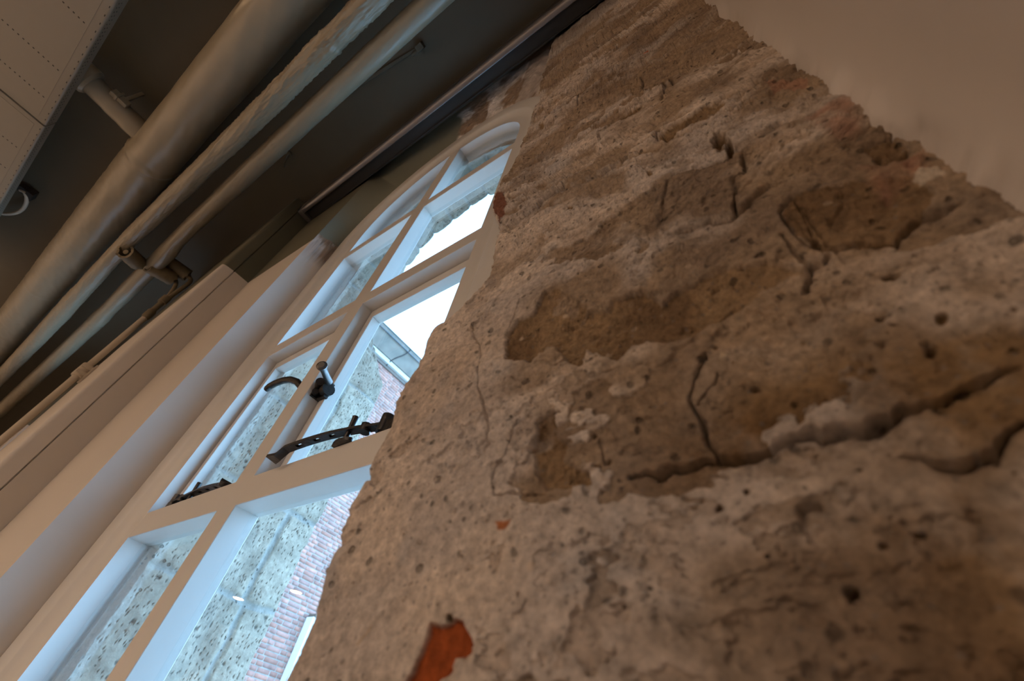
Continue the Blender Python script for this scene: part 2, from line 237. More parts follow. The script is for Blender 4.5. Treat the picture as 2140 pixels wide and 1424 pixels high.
ZP = 5.09                       # level where the white wall paint stops
ZC = 7.4                        # ceiling
Y0 = .63                        # room face of the window wall
M_WHITE = paint('white_gloss_paint', (.66, .64, .60), rough=.38, bump=.05, scale=40, var=.02)
M_WALL = wall_paint('two_tone_wall_paint', (.60, .55, .49), (.115, .11, .075), ZP)
M_PLAST = paint('smooth_plaster', (.64, .59, .55), rough=.7, bump=.25, scale=6, var=.05)
M_CEIL = paint('olive_ceiling_paint', (.075, .064, .042), rough=.6, bump=.25, scale=7, var=.12)
M_PIPE = paint('cream_pipe_paint', (.215, .182, .128), rough=.32, bump=.35, scale=14, var=.07)
M_PANEL = paint('panel_enamel', (.175, .155, .12), rough=.4, bump=.03, scale=20, var=.03)
M_DARK = paint('shadow_black', (.012, .011, .01), rough=.8, bump=0, var=0)
M_BEAM = paint('grey_metal_cover', (.22, .21, .21), rough=.27, bump=.02, scale=60, var=.05, metal=.7)
M_IRON = paint('black_iron', (.030, .027, .026), rough=.32, bump=.3, scale=90, var=.3, metal=.5)
M_RECESS_SHADE = paint('recess_shade_black', (.012, .012, .012), rough=.6, bump=.02, var=.1)
M_STEEL = paint('worn_steel', (.12, .115, .11), rough=.3, bump=.1, scale=90, var=.2, metal=.8)
M_GLASS = glass('window_glass')
M_STONE = rock('old_wall_stone', var=.42, bump=.9, pit=95, pitdark=.5, pitamt=.19)
M_TUFF = rock('grey_tuff', fine=90, pit=70, pitdark=.45, pitamt=.17, bump=.9, var=.2)
M_LAG = paint('painted_pipe_lagging', (.17, .135, .08), rough=.6, bump=.6, scale=35, var=.15)
M_CABLE = paint('painted_tube', (.50, .44, .35), rough=.5, bump=.1, scale=40, var=.05)
M_ZINC = paint('weathered_zinc', (.17, .15, .12), rough=.55, bump=.2, scale=5, var=.45, metal=.2)
M_BOARD = paint('pale_fascia_board', (.55, .56, .52), rough=.7, bump=.1, scale=6, var=.15)
M_RENDER = paint('white_render', (.95, .95, .94), rough=.9, bump=.1, scale=6, var=.05)
M_GROUND = paint('grey_ground', (.62, .60, .56), rough=.9, bump=.2, scale=4, var=.15)
M_FLOOR = paint('pale_floor', (.28, .24, .20), rough=.6, bump=.05, scale=4, var=.06)
M_WARMWALL = paint('warm_white_wall', (.62, .56, .49), rough=.8, bump=.05, scale=4, var=.03)

# ------------------------------------------------------------------ stone pier (height field wrapped round its arris)
SIL_ = sorted([(z, x) for x, z in SIL])
def x_arris(z):
    zz = [-3.3, -.5]+[a for a, b in SIL_]+[6.2, 7.6]; xx = [-1.0, -1.01]+[b for a, b in SIL_]+[-.97, -.96]
    return np.interp(z, zz, xx)-.022
def build_stone():
    RC = .055                              # rounding of the arris
    nz = 1150; nf = 980; ns = 90
    zf = .63*np.tan(np.linspace(math.atan(-.30/.63), math.atan(7.45/.63), nz-40))
    z = np.concatenate([np.linspace(-3.25, -.33, 40), zf])
    z = np.sort(z)
    s_side = -np.linspace(.60, 0, ns, endpoint=False)**1.0
    s_front = np.linspace(0, 1.66, nf)
    s = np.concatenate([s_side, s_front])
    S, Z = np.meshgrid(s, z)
    xa = x_arris(Z)
    q = math.pi/2*RC
    # path: side runs along y at x = xa, quarter turn, then along x at y = Y0
    a = np.clip(S+q/2, 0, q)/RC
    X = np.where(S < -q/2, xa, np.where(S > q/2, xa+RC+(S-q/2), xa+RC*(1-np.cos(a))))
    Y = np.where(S < -q/2, Y0+RC-(S+q/2), np.where(S > q/2, Y0, Y0+RC*(1-np.sin(a))))
    NX = np.where(S < -q/2, -1, np.where(S > q/2, 0, -np.cos(a))); NY = np.where(S < -q/2, 0, np.where(S > q/2, -1, -np.sin(a)))
    # flat coordinates for the relief
    FX = np.where(S > 0, X, xa+S); FZ = Z
    w1 = fbm(FX, FZ, 2.3, 3, 1)*.05; w2 = fbm(FX, FZ, 2.3, 3, 5)*.05
    gx = FX+w1; gz = FZ+w2
    h = .016*fbm(gx, gz*1.6, 1.1, 2, 10)+.011*fbm(gx, gz*1.5, 4, 3, 20)+.0055*fbm(gx, gz, 14, 3, 30)+.0028*fbm(gx, gz, 50, 4, 40, .6)
    up = sstep(1.4, 3.2, FZ)
    h = h+up*(.014*fbm(gx*.8, gz*1.6, 3.2, 3, 60)+.010*fbm(gx, gz, 9, 2, 62))
    # rough skin where mortar has crumbled
    crumb = sstep(.0, .5, fbm(gx, gz, 2.0, 3, 70)+up*.15)
    h = h+crumb*.0035*fbm(gx, gz, 90, 3, 71, .7)
    brown = np.clip(sstep(.05, .42, fbm(gx*.7, gz*1.0, 2.4, 4, 80, .6)+.22*sstep(-.55, .35, FX)*sstep(.4, 2., FZ)+.05*up), 0, 1)*.75
    keep_ = 1-.85*(1-sstep(-.66, -.40, FX))*(1-sstep(1.2, 1.6, FZ))-.25*(1-sstep(.3, .4, FZ))*sstep(-.66, -.4, FX)
    for f, hh, th, sd, cb in ((3.1, .0075, .10, 140, .8), (6.5, .005, .16, 150, .55), (15, .003, .2, 160, .4)):
        q = fbm(gx*.85, gz*1.15, f, 6, sd, .62)-th+.10*up*(f < 4)-.35*(1-keep_)
        fl = sstep(-.012, .012, q); h = h-hh*fl-hh*.5*sstep(0, .3, q); brown = np.maximum(brown, cb*fl*sstep(-.3, .3, fbm(FX, FZ, 3, 3, sd+7)+.12))
        h = h+fl*.003*fbm(gx, gz, 60, 3, sd+9, .65)
    # the lower left is a skin of smooth mortar
    wsm = (1-sstep(-.66, -.40, FX+.05*fbm(FX, FZ, 3, 3, 85)))*(1-sstep(1.2, 1.6, FZ))
    wlow = (1-sstep(.30, .40, FZ+.03*fbm(FX, FZ, 3, 3, 86)))*.55
    keep = 1-.85*np.maximum(wsm, wlow)
    # level bedding grooves higher up
    rg = 1-np.abs(fbm(gx*.55+.3*gz, gz*1.5, 2.6, 4, 180, .6))*5; gv = sstep(.55, 1, rg)*sstep(.9, 1.8, FZ)*sstep(-.2, .3, fbm(FX, FZ, 2.2, 2, 185)+.12)
    h = h-.016*gv+.006*up*fbm(gx*.8, gz*2, 20, 4, 188, .65); brown = np.maximum(brown, gv*.8)
    brown = np.clip(brown*(.25+.75*keep)+.55*sstep(-.35, .25, FX)*(1-sstep(.45, .6, FZ))*sstep(-.35, .35, fbm(gx, gz, 5, 5, 189, .65)+.1), 0, 1)
    keep = keep*(1-.5*(1-sstep(.3, .42, FZ)))
    # recessed patches of bare tuff
    jx = FX+.006*fbm(FX, FZ, 30, 3, 90)+.003*fbm(FX, FZ, 90, 2, 94); jz = FZ+.008*fbm(FX, FZ, 26, 3, 91)
    def near(pts, m):
        P = np.array(pts); return (FX > P[:, 0].min()-m) & (FX < P[:, 0].max()+m) & (FZ > P[:, 1].min()-m) & (FZ < P[:, 1].max()+m)
    for dep, pts in PATCHES:
        k = near(pts, .06)
        if not k.any(): continue
        d = sdist(jx[k], jz[k], pts); soft = .004 if dep > .01 else .02
        mk = 1-sstep(-soft, soft, d)
        h[k] -= dep*(.65+.35*sstep(0, .05, -d))*mk*1.0
        h[k] += mk*(.006*fbm(FX[k], FZ[k], 26, 4, 95, .65)+.003*fbm(FX[k], FZ[k], 110, 2, 96))*(1 if dep > .01 else .4)
        brown[k] = np.maximum(brown[k], mk*(.95 if dep > .01 else .7)*(1-.75*sstep(.3, .55, fbm(FX[k], FZ[k], 7, 3, 99))))
    # loose plaster lips beside the patches, cracks
    for w, dep, pts in CRACKS:
        k = near(pts, .08)
        if not k.any(): continue
        fx = FX[k]+.007*fbm(FX[k], FZ[k], 24, 4, 100, .65); fz = FZ[k]+.007*fbm(FX[k], FZ[k], 24, 4, 104, .65)
        d = seg_dist(fx, fz, pts)
        ww = w*(.30+.75*vn(FX[k]*45, FZ[k]*45, 101))
        h[k] -= dep*1.5*np.exp(-(d/ww)**2)
        P = np.array(pts); ex = np.ptp(P[:, 0]); ez = np.ptp(P[:, 1])
        if ex > .08 and ex > ez*.9 and w >= .004:
            o_ = np.argsort(P[:, 0]); below = np.interp(fx, P[o_, 0], P[o_, 1])-fz
            fade = sstep(0, .04, fx-P[:, 0].min())*sstep(0, .04, P[:, 0].max()-fx)
            h[k] -= (.010+dep*.35)*np.exp(-np.clip(below, 0, 9)/.035)*(below > 0)*fade
            h[k] += .006*np.exp(-np.clip(-below, 0, 9)/.03)*(below < 0)*fade
            brown[k] = np.maximum(brown[k], .8*np.exp(-np.clip(below, 0, 9)/.03)*(below > 0)*fade)
    for cx, cz, a1, b1, a2, b2, dep in PITS:
        k = (abs(FX-cx) < .08) & (abs(FZ-cz) < .08)
        dx = FX[k]-cx; dz = FZ[k]-cz
        r = np.hypot(a1*dx+b1*dz, a2*dx+b2*dz)+.35*fbm(FX[k], FZ[k], 60, 2, 110)
        h[k] -= dep*(1-sstep(.55, 1.15, r)); brown[k] = np.maximum(brown[k], 1-sstep(.7, 1.3, r))
    # hollow with a pebble of mortar left in it
    k = near(HOLLOW, .05); d = sdist(jx[k], jz[k], HOLLOW)
    hx = np.mean([p[0] for p in HOLLOW]); hz = np.mean([p[1] for p in HOLLOW])
    side = sstep(-.5, .6, (-(FX[k]-hx)*10+(FZ[k]-hz)*22))
    h[k] -= .022*np.exp(-((d+.006)/.0055)**2)*side+.004*(d < 0)
    # natural pores
    dens = sstep(-.25, .5, fbm(FX, FZ, 1.7, 2, 120)+.15)
    for f, rad, dep, pr, sd in ((9, .11, .014, .15, 200), (24, .13, .007, .25, 210), (52, .20, .0045, .40, 220), (100, .25, .003, .55, 230)):
        d, r = worley(gx+.9/f*fbm(FX, FZ, f*1.2, 3, 130, .7), gz*1.25+.6/f*fbm(FX, FZ, f*1.2, 3, 131, .7), f, sd, pr)
        rr = rad*(.45+.9*r)*(.4+.8*dens)
        pm = 1-sstep(rr*.5, rr, d)
        pm = pm*(.25+.75*keep); h -= dep*pm*(.5+.6*r)
        brown = np.maximum(brown, pm*.45)
    # pebbles
    d, r = worley(gx, gz, 26, 300, .22); pb = 1-sstep(.06, .2, d); h += .005*pb*(.4+r)
    # colour
    L_ = np.array((.64, .55, .465)); L2 = np.array((.54, .48, .43)); B_ = np.array((.17, .102, .048)); B2 = np.array((.28, .185, .10)); G_ = np.array((.42, .405, .395))
    def mix(a, b, t): return a*(1-t[..., None])+b*t[..., None]
    c = mix(L_, L2, sstep(-.3, .4, fbm(gx, gz*1.4, 3.1, 3, 400)))
    c = mix(c, np.broadcast_to(G_, c.shape), .55*sstep(.2, .55, fbm(gx, gz, 6, 4, 410)))
    bb = mix(B2, B_, sstep(-.3, .4, fbm(gx, gz, 5, 3, 420)))
    c = mix(c, bb, brown)
    # dark grains and small grey inclusions
    d, r = worley(gx, gz, 34, 500, .3); gm = (1-sstep(.08, .16, d))*.6; c = mix(c, np.broadcast_to(np.array((.20, .17, .15)), c.shape), gm)
    d, r = worley(gx, gz, 17, 520, .10); gm = (1-sstep(.10, .17, d)); c = mix(c, np.broadcast_to(np.array((.62, .50, .38)), c.shape), gm*.5*r)
    c = c*(1+.16*fbm(FX, FZ, 35, 4, 430, .7))[..., None]
    # whitewash left under the ceiling
    wl = np.interp(FX, [-1.2, -.94, -.59, -.3, -.017, .5], [5.45, 5.6, 5.85, 5.96, 6.06, 6.3])
    wm = sstep(-.12, .25, FZ-wl+.5*fbm(gx, gz, 3, 3, 440))*(.55+.4*fbm(gx, gz, 5, 3, 441))
    c = mix(c, np.broadcast_to(np.array((.44, .40, .37)), c.shape), np.clip(wm, 0, .9))
    for col, dep, pts in TINTS:
        k = near(pts, .05)
        if not k.any(): continue
        big = dep > .01
        d = sdist(FX[k]+.005*fbm(FX[k], FZ[k], 40, 3, 96), FZ[k]+.005*fbm(FX[k], FZ[k], 40, 3, 97), pts)
        sf = .003 if (big or len(pts) < 7) else .016
        mk = (1-sstep(-sf, sf, d))
        cc = np.array(col)*(1+.25*fbm(FX[k], FZ[k], 45, 3, 450))[..., None]
        a_ = mk*(1 if big or len(pts) < 7 else .85-.5*sstep(.1, .5, fbm(FX[k], FZ[k], 16, 3, 460)))
        c[k] = c[k]*(1-a_[..., None])+cc*a_[..., None]
        h[k] -= dep*mk
    c = np.clip(c, .01, .9)
    # fade relief into the neighbouring side wall
    V = np.stack([X+NX*h, Y+NY*h, Z], -1).reshape(-1, 3)
    n0, n1 = S.shape
    i = np.arange(n0*n1).reshape(n0, n1)
    F = np.stack([i[:-1, :-1], i[:-1, 1:], i[1:, 1:], i[1:, :-1]], -1).reshape(-1, 4)
    me = arr_mesh('wall_stone', V, F, M_STONE, smooth=True, cols=c.reshape(-1, 3))
    return struct('wall_stone', me)
build_stone()

# ------------------------------------------------------------------ window recess, lofted from a square mouth to the arched frame
CX, CZ, RI, RO = -2.855, 5.25, 1.375, 1.755
XL, XR = -4.71, -.99
def build_recess():
    n1, n2, ny = 50, 620, 130
    path = []
    for t in list(np.linspace(-3.2, 5.0, n1))+[5.086, 5.0905, 5.14, 5.2]: path.append(((XL, t), (CX-RO, t)))
    for a in np.linspace(math.pi, 0, n2):
        dx, dz = math.cos(a), math.sin(a)
        t = 1e9
        if dx < -1e-6: t = min(t, (XL-CX)/dx)
        if dx > 1e-6: t = min(t, (-.60-CX)/dx)
        if dz > 1e-6: t = min(t, (ZC+.02-CZ)/dz)
        path.append(((CX+dx*t, CZ+dz*t), (CX+RO*dx, CZ+RO*dz)))
    for t in np.linspace(CZ, -3.2, n1)[1:]: path.append(((-.60, t), (CX+RO, t)))
    A = np.array(path)                         # (n,2,2)
    T = np.linspace(0, 1, ny)[None, :]
    e = T
    X = A[:, 0, 0:1]*(1-e)+A[:, 1, 0:1]*e; Z = A[:, 0, 1:2]*(1-e)+A[:, 1, 1:2]*e
    ym = Y0+.12*sstep(-1.0, -.8, A[:, 0, 0:1]); Y = ym+T*(.985-ym)+0*X
    # bare masonry towards the right of the arch crown
    ang = np.arctan2(Z-CZ, X-CX)
    edge = 1.56+.10*fbm(X, Y*3, 2.0, 3, 600)+.25*(T-.5)
    raw = (1-sstep(-.03, .03, ang-edge))*(Z > CZ-.5)
    cx = X-CX; cz = Z-CZ; l = np.hypot(cx, cz)
    disp = raw*(.07*fbm(ang*2.2, T*1.2, 2.0, 3, 610)+.05*fbm(ang*2.2, T, 6, 3, 620)+.03*fbm(ang*2, T, 16, 5, 625, .7)-.07*np.exp(-((ang-.55)/.35)**2)-.015)*np.sin(np.clip(T*1.05, 0, 1)*math.pi/2+.0)*(1-.8*sstep(.93, 1, T))
    disp = disp+.004*fbm(X, Z, 1.5, 2, 630)
    X = X-cx/l*disp*(-1); Z = Z-cz/l*disp*(-1)
    c = np.zeros(X.shape+(3,))
    low = np.array((.60, .55, .49)); up = np.array((.19, .195, .15))  # upper olive made lighter than on the wall, painting in window light
    pz = (Z > ZP)[..., None]
    c[:] = np.where(pz, up, low)
    rawc = np.array((.72, .68, .65))*(1-np.clip(sstep(-.05, .3, fbm(ang*2, T, 3, 4, 640))+.5*(ang < .95), 0, 1))[..., None]+np.array((.30, .215, .15))*np.clip(sstep(-.05, .3, fbm(ang*2, T, 3, 4, 640))+.5*(ang < .95), 0, 1)[..., None]
    rawc = rawc*(1+.5*fbm(ang*2, T, 14, 5, 645, .7))[..., None]; c = c*(1-raw[..., None])+rawc*raw[..., None]
    V = np.stack([X, Y, Z], -1).reshape(-1, 3); n0, m0 = X.shape
    i = np.arange(n0*m0).reshape(n0, m0)
    F = np.stack([i[:-1, :-1], i[1:, :-1], i[1:, 1:], i[:-1, 1:]], -1).reshape(-1, 4)
    m = paint('recess_paint', (1, 1, 1), rough=.6, bump=.12, scale=25, var=0)
    nt = m.node_tree; at = node(nt, 'ShaderNodeAttribute', attribute_name='tint')
    b = [x for x in nt.nodes if x.type == 'BSDF_PRINCIPLED'][0]; nt.links.new(at.outputs['Color'], b.inputs['Base Color'])
    struct('wall_recess', arr_mesh('wall_recess', V, F, m, smooth=True, cols=c.reshape(-1, 3)))
build_recess()

# painted wall and pilaster left of the window
def rounded(pts, r, n=6):
    out = []
    N = len(pts)
    for i in range(N):
        p0, p, p1 = Vector(pts[i-1]), Vector(pts[i]), Vector(pts[(i+1) % N])
        d0 = (p0-p).normalized(); d1 = (p1-p).normalized()
        if r[i] <= 0: out.append(tuple(p)); continue
        a = p+d0*r[i]; b = p+d1*r[i]
        for k in range(n+1):
            t = k/n; out.append(tuple(a*(1-t)**2+p*2*t*(1-t)+b*t*t))
    return out
wl = MB()
wl.prism(rounded([(XL, 1.0), (XL, Y0), (-6.36, .587), (-6.36, 1.0)], [0, .02, 0, 0]), 2, -3.2, ZC)
GX = -6.365
# pilaster with a groove down its window side
pl = rounded([(GX, .60), (GX, .345), (GX-.022, .343), (GX-.022, .332), (GX, .330), (-6.39, .158), (-10.3, .158), (-10.3, .60)], [0, 0, 0, 0, 0, .055, 0, 0])
wl.prism(pl, 2, -3.2, ZC)
wl.box((-11.2, .6, -3.2), (-10.3, 1.8, ZC))
wl.box((-16.4, .6, 6.0), (-11.2, 1.8, ZC)); wl.box((-16.4, .6, -3.2), (-11.2, 1.8, -1.2)); wl.box((-16.4, .62, -1.3), (-15.4, 1.8, 6.1))
wl.prism(rounded([(-16.4, .95), (-16.4, .20), (-45, .20), (-45, .95)], [0, .05, 0, 0]), 2, -3.2, ZC)
wl.build('wall_front', M_WALL, smooth=True, kind='structure')

# smooth plaster side wall, its feather edge running out ragged on the stone
def build_plaster():
    nz = 900; zz = .63*np.tan(np.linspace(math.atan(-3.2/.63), math.atan(ZC/.63), nz))
    prof = []
    for y in (-30, -12, -5, -2.5, -1.2, -.5, 0, .2, .3, .38, .44, .48, .51, .54, .56, .58, .595, .605, .612, .618, .622, .626, .64, .70): prof.append(y)
    Yp = np.array(prof)[None, :]+0*zz[:, None]; Zp = zz[:, None]+0*Yp
    flare = np.clip((Yp-.40)/.22, 0, 1.2)
    X = .430-.035*flare**2.2+.0015*fbm(Yp, Zp, 1.2, 2, 700)
    rag = .018*fbm(Zp, Zp*0, 5, 4, 710, .6)+.010*fbm(Zp, Zp*0, 30, 3, 720, .6)
    X = X+rag*np.clip((Yp-.58)/.05, 0, 1)**1.5
    V = np.stack([X, Yp, Zp], -1).reshape(-1, 3); n0, m0 = X.shape; i = np.arange(n0*m0).reshape(n0, m0)
    F = np.stack([i[:-1, :-1], i[1:, :-1], i[1:, 1:], i[:-1, 1:]], -1).reshape(-1, 4)
    struct('wall_right', arr_mesh('wall_right', V, F, M_PLAST, smooth=True))
build_plaster()

# ceiling, floor and the rest of the room
s = MB(); s.box((.50, -30, -3.2), (1.2, 1.3, ZC)); s.build('wall_right_back', M_PLAST, kind='structure')
s = MB(); s.box((-45, -30, ZC), (1.2, Y0+.02, ZC+.5)); s.build('ceiling', M_CEIL, kind='structure')
s = MB(); s.box((-9, Y0-.05, ZC+.03), (1.2, 1.3, ZC+.5)); s.build('trim_1', M_CEIL, kind='structure')
s = MB(); s.box((-45, -30, -3.5), (1.2, 1.3, -3.2)); s.build('floor', M_FLOOR, kind='structure')
s = MB(); s.box((-45.3, -30, -3.2), (-45, .95, ZC)); s.build('wall_left', M_WARMWALL, kind='structure')
s = MB(); s.box((-45, -30.3, -3.2), (1.2, -30, ZC)); s.build('wall_back', M_WARMWALL, kind='structure')

# ------------------------------------------------------------------ window
win = empty('window_1', (0, 0, 0), kind='structure')
def sweep_frame():
    prof = [(0, 1.158), (0, 1.0), (.10, 1.0), (.13, .996), (.16, .984), (.185, .966), (.20, .948), (.215, .940), (.36, .922), (.385, .925), (.385, 1.158)]
    path = [(CX-RI, -1.1, -1, 0)]+[(CX-RI, z, -1, 0) for z in np.linspace(0, CZ, 4, endpoint=False)]
    for a in np.linspace(math.pi, 0, 97): path.append((CX+RI*math.cos(a), CZ+RI*math.sin(a), math.cos(a), math.sin(a)))
    path += [(CX+RI, z, 1, 0) for z in np.linspace(CZ, 0, 4)[1:]]+[(CX+RI, -1.1, 1, 0)]
    V = []; F = []; k = len(prof)
    for x, z, nx, nzz in path:
        for o_, y in prof: V.append((x+nx*o_, y, z+nzz*o_))
    for i in range(len(path)-1):
        for j in range(k):
            F.append((i*k+j, i*k+(j+1) % k, (i+1)*k+(j+1) % k, (i+1)*k+j))
    m = MB(); m.add(V, F); m.box((CX-RI-.385, .94, -3.2), (CX+RI+.385, 1.2, -1.0)); m.box((CX+RI+.37, .9255, -3.2), (-.70, 1.2, 5.9))
    return m.build('frame', M_WHITE, win, smooth=True)
sweep_frame()
MX0, MX1 = -2.965, -2.758
zt = CZ+math.sqrt(RI**2-(MX1-CX)**2)+.02
m = MB(); m.box((MX0, 1.0, -1.05), (MX1, 1.158, zt)); m.build('mullion', M_WHITE, win, bevel=.006)
XO0, XO1 = CX-RI, CX+RI
for a, b in ((.965, 1.153), (2.835, 3.01), (4.712, 4.895)):
    m = MB(); m.box((XO0-.02, 1.0005, a), (XO1+.02, 1.1575, b)); m.build('transom', M_WHITE, win, bevel=.006)
# fixed panes
def pane(x0, x1, z0, z1, y=1.112, parent=None, t=.01):
    q = MB(); q.box((x0-.015, y, z0-.015), (x1+.015, y+t, z1+.015)); return q.build('pane', M_GLASS, parent or win)
pane(XO0, MX0, -1.0, .965); pane(MX1, XO1, -1.0, .965)
pane(XO0, MX0, 3.01, 4.712); pane(MX1, XO1, 3.01, 4.712)
for sx, ex in ((-1, MX0), (1, MX1)):
    pts = [(ex-sx*.015, 4.88), (CX+sx*(RI+.02), 4.88)]
    a0 = 0 if sx > 0 else math.pi
    a1 = math.acos((ex-sx*.015-CX)/(RI+.02))
    for k in range(25):
        a = a0+(a1-a0)*k/24; pts.append((CX+(RI+.02)*math.cos(a), CZ+(RI+.02)*math.sin(a)))
    q = MB(); q.prism(pts, 1, 1.112, 1.122); q.build('pane', M_GLASS, win)
# opening casements in the middle row
def casement(x0, x1, z0, z1):
    g = .010; s = .070; y0, y1 = 1.105, 1.20
    m = MB()
    ix0, ix1, iz0, iz1 = x0+g+s, x1-g-s, z0+g+s, z1-g-s*1.5
    m.box((x0+g, y0, z0+g), (ix0, y1, z1-g)); m.box((ix1, y0, z0+g), (x1-g, y1, z1-g))
    m.box((ix0, y0, z0+g), (ix1, y1, iz0)); m.box((ix0, y0, iz1), (ix1, y1, z1-g))
    o = m.build('sash', M_WHITE, win, bevel=.006)
    pane(ix0, ix1, iz0, iz1, 1.158, o)
    # black strips that paint the shade in the gap round the sash
    r = MB()
    for a, b in (((x0-.01, 1.150, z0), (x0+g, 1.18, z1)), ((x1-g, 1.150, z0), (x1+.01, 1.18, z1)), ((x0, 1.150, z0-.01), (x1, 1.18, z0+g)), ((x0, 1.150, z1-g), (x1, 1.18, z1+.01))): r.box(a, b)
    r.build('gap_shade', M_DARK, win)
    return o
sashL = casement(XO0, MX0, 1.153, 2.835); sashR = casement(MX1, XO1, 1.153, 2.835)
# casement stays: a perforated iron arm with a hinge and a peg
def stay(A, B, parent, width=.05, tip=(0, 0, 0), hook=1):
    """arm from hinge B to free end A"""
    A = Vector(A); B = Vector(B); n = 60; d = B-A; L = d.length; u = d.normalized(); sd = u.cross(Vector((0, 0, 1))).normalized()
    V = []; F = []; t_ = .008
    def c(t):
        p = A.lerp(B, t); p.z += .035*math.sin(math.pi*min(1, t*1.05))*1.0
        if t < .16: p.z += -.020*(1-abs(t-.09)/.09) if t > 0 else 0; p += sd*(-.03*(1-t/.16)**1.0)
        return p
    holes = [.28, .42, .56]
    def isH(t): return any(abs(t-hh) < .022 for hh in holes)
    for i in range(n+1):
        t = i/n; p = c(t); w = width*(.5 if t > .1 else .5+.28*(1-t/.1))
        for k in (-1, -.38, .38, 1):
            V.append(p+sd*w*k+Vector((0, 0, t_))); V.append(p+sd*w*k-Vector((0, 0, t_)))
    for i in range(n):
        t = (i+.5)/n
        for k in range(3):
            if k == 1 and isH(t): 
                F.append((i*8+2, (i+1)*8+2, (i+1)*8+3, i*8+3)); F.append((i*8+4, i*8+5, (i+1)*8+5, (i+1)*8+4)); continue
            a = i*8+k*2; b = (i+1)*8+k*2
            F.append((a, b, b+2, a+2)); F.append((a+1, a+3, b+3, b+1))
        F.append((i*8, i*8+1, (i+1)*8+1, (i+1)*8)); F.append((i*8+6, (i+1)*8+6, (i+1)*8+7, i*8+7))
    F += [(0, 2, 4, 6, 7, 5, 3, 1), tuple(n*8+j for j in (0, 1, 3, 5, 7, 6, 4, 2))]
    root = MB(); root.add(V, F)
    arm = root.build('stay', M_IRON, parent)
    h = MB(); E_ = B+u*.0
    h.tube([E_-Vector((0, 0, .05)), E_+Vector((0, 0, .055))], .034, 14)
    h.tube([E_+u*(-.13)+Vector((0, 0, -.012)), E_+u*(-.13)+Vector((0, 0, .035))], .03, 12)
    h.box((min(E_.x, E_.x+u.x*.06)-.01, E_.y-.02, E_.z-.06), (max(E_.x, E_.x+u.x*.06)+.02, E_.y+.09, E_.z+.01))
    h.build('stay_hinge', M_IRON, arm, smooth=True)
    g = MB(); q = A.lerp(B, .70)
    g.tube([(q.x, q.y, 1.155), (q.x, q.y, q.z+.02), (q.x+.004, q.y-.004, q.z+.115)], [.014, .014, .018], 10)
    ell = [(q.x+.005+.075*math.cos(a), q.y-.01+.026*math.sin(a)) for a in np.linspace(0, 2*math.pi, 20, endpoint=False)]
    g.prism(ell, 2, 1.153, 1.172)
    g.build('stay_peg', M_IRON, arm, smooth=True)
    return arm
stay((-2.50, .915, 1.168), (-1.70, 1.045, 1.235), win)
stay((-3.10, 1.030, 1.178), (-4.02, 1.06, 1.225), win, hook=-1)
# casement handles
def handle_r():
    b = MB()
    b.box((-2.757, 1.03, 1.80), (-2.742, 1.085, 1.93)); b.box((-2.757, 1.08, 1.80), (-2.66, 1.115, 1.93))
    b.tube([(-2.74, 1.05, 1.90), (-2.69, 1.02, 1.90)], .033, 14)
    b.tube([(-2.74, 1.05, 1.83), (-2.715, 1.035, 1.83)], .024, 12)
    b.tube([(-2.70, 1.09, 1.865), (-2.65, 1.085, 1.865)], .048, 16)
    base = b.build('handle_plate', M_IRON, win, smooth=True)
    s_ = MB(); p0 = Vector((-2.655, 1.06, 1.915)); p1 = Vector((-2.520, .905, 1.884))
    P = [p0.lerp(p1, t) for t in (0, .3, .6, .85, .93, 1.0, 1.06)]
    s_.tube(P, [.028, .024, .023, .025, .035, .037, .022], 18); s_.build('handle', M_STEEL, base, smooth=True)
handle_r()
def handle_l():
    b = MB(); b.box((-2.985, 1.07, 1.80), (-2.967, 1.11, 1.95)); b.tube([(-2.985, 1.08, 1.9), (-3.02, 1.06, 1.92)], .03, 12)
    base = b.build('handle_plate', M_IRON, win, smooth=True)
    P = [(-3.00, 1.07, 1.915), (-3.04, 1.05, 2.00), (-3.10, 1.02, 2.055), (-3.19, .995, 2.095), (-3.28, .98, 2.110), (-3.37, .97, 2.108), (-3.44, .965, 2.095), (-3.475, .965, 2.065)]
    P2 = []
    for i in range(len(P)-1):
        for k in range(3): P2.append(tuple(Vector(P[i]).lerp(Vector(P[i+1]), k/3)))
    P2.append(P[-1]); n = len(P2)
    s_ = MB(); s_.tube(P2, [.026+.002*math.sin(i/n*3) for i in range(n-1)]+[.018], 14); s_.build('handle', M_IRON, base, smooth=True)
handle_l()

# ------------------------------------------------------------------ metal cover along the wall head
m = MB()
m.prism(rounded([(.302, ZC), (.302, 7.055), (.425, 7.055), (.425, ZC)], [0, .110, .012, 0], 10), 0, -6.24, .42)
bar = m.build('metal_cover', M_BEAM, smooth=True, label='long dark grey metal cover running along the ceiling above the window', category='metal cover')
m = MB(); m.box((-6.24, .424, 7.10), (.42, .585, ZC)); m.box((-6.24, .583, 7.055), (.42, .600, ZC)); m.build('underside', M_RECESS_SHADE, bar)  # near-black colour paints the shade inside the hollow underside
m = MB(); m.prism(rounded([(.298, ZC), (.298, 7.050), (.604, 7.045), (.604, ZC)], [0, .118, .01, 0], 10), 0, -6.34, -6.235)
m.build('end_cap', M_BEAM, bar, smooth=True)

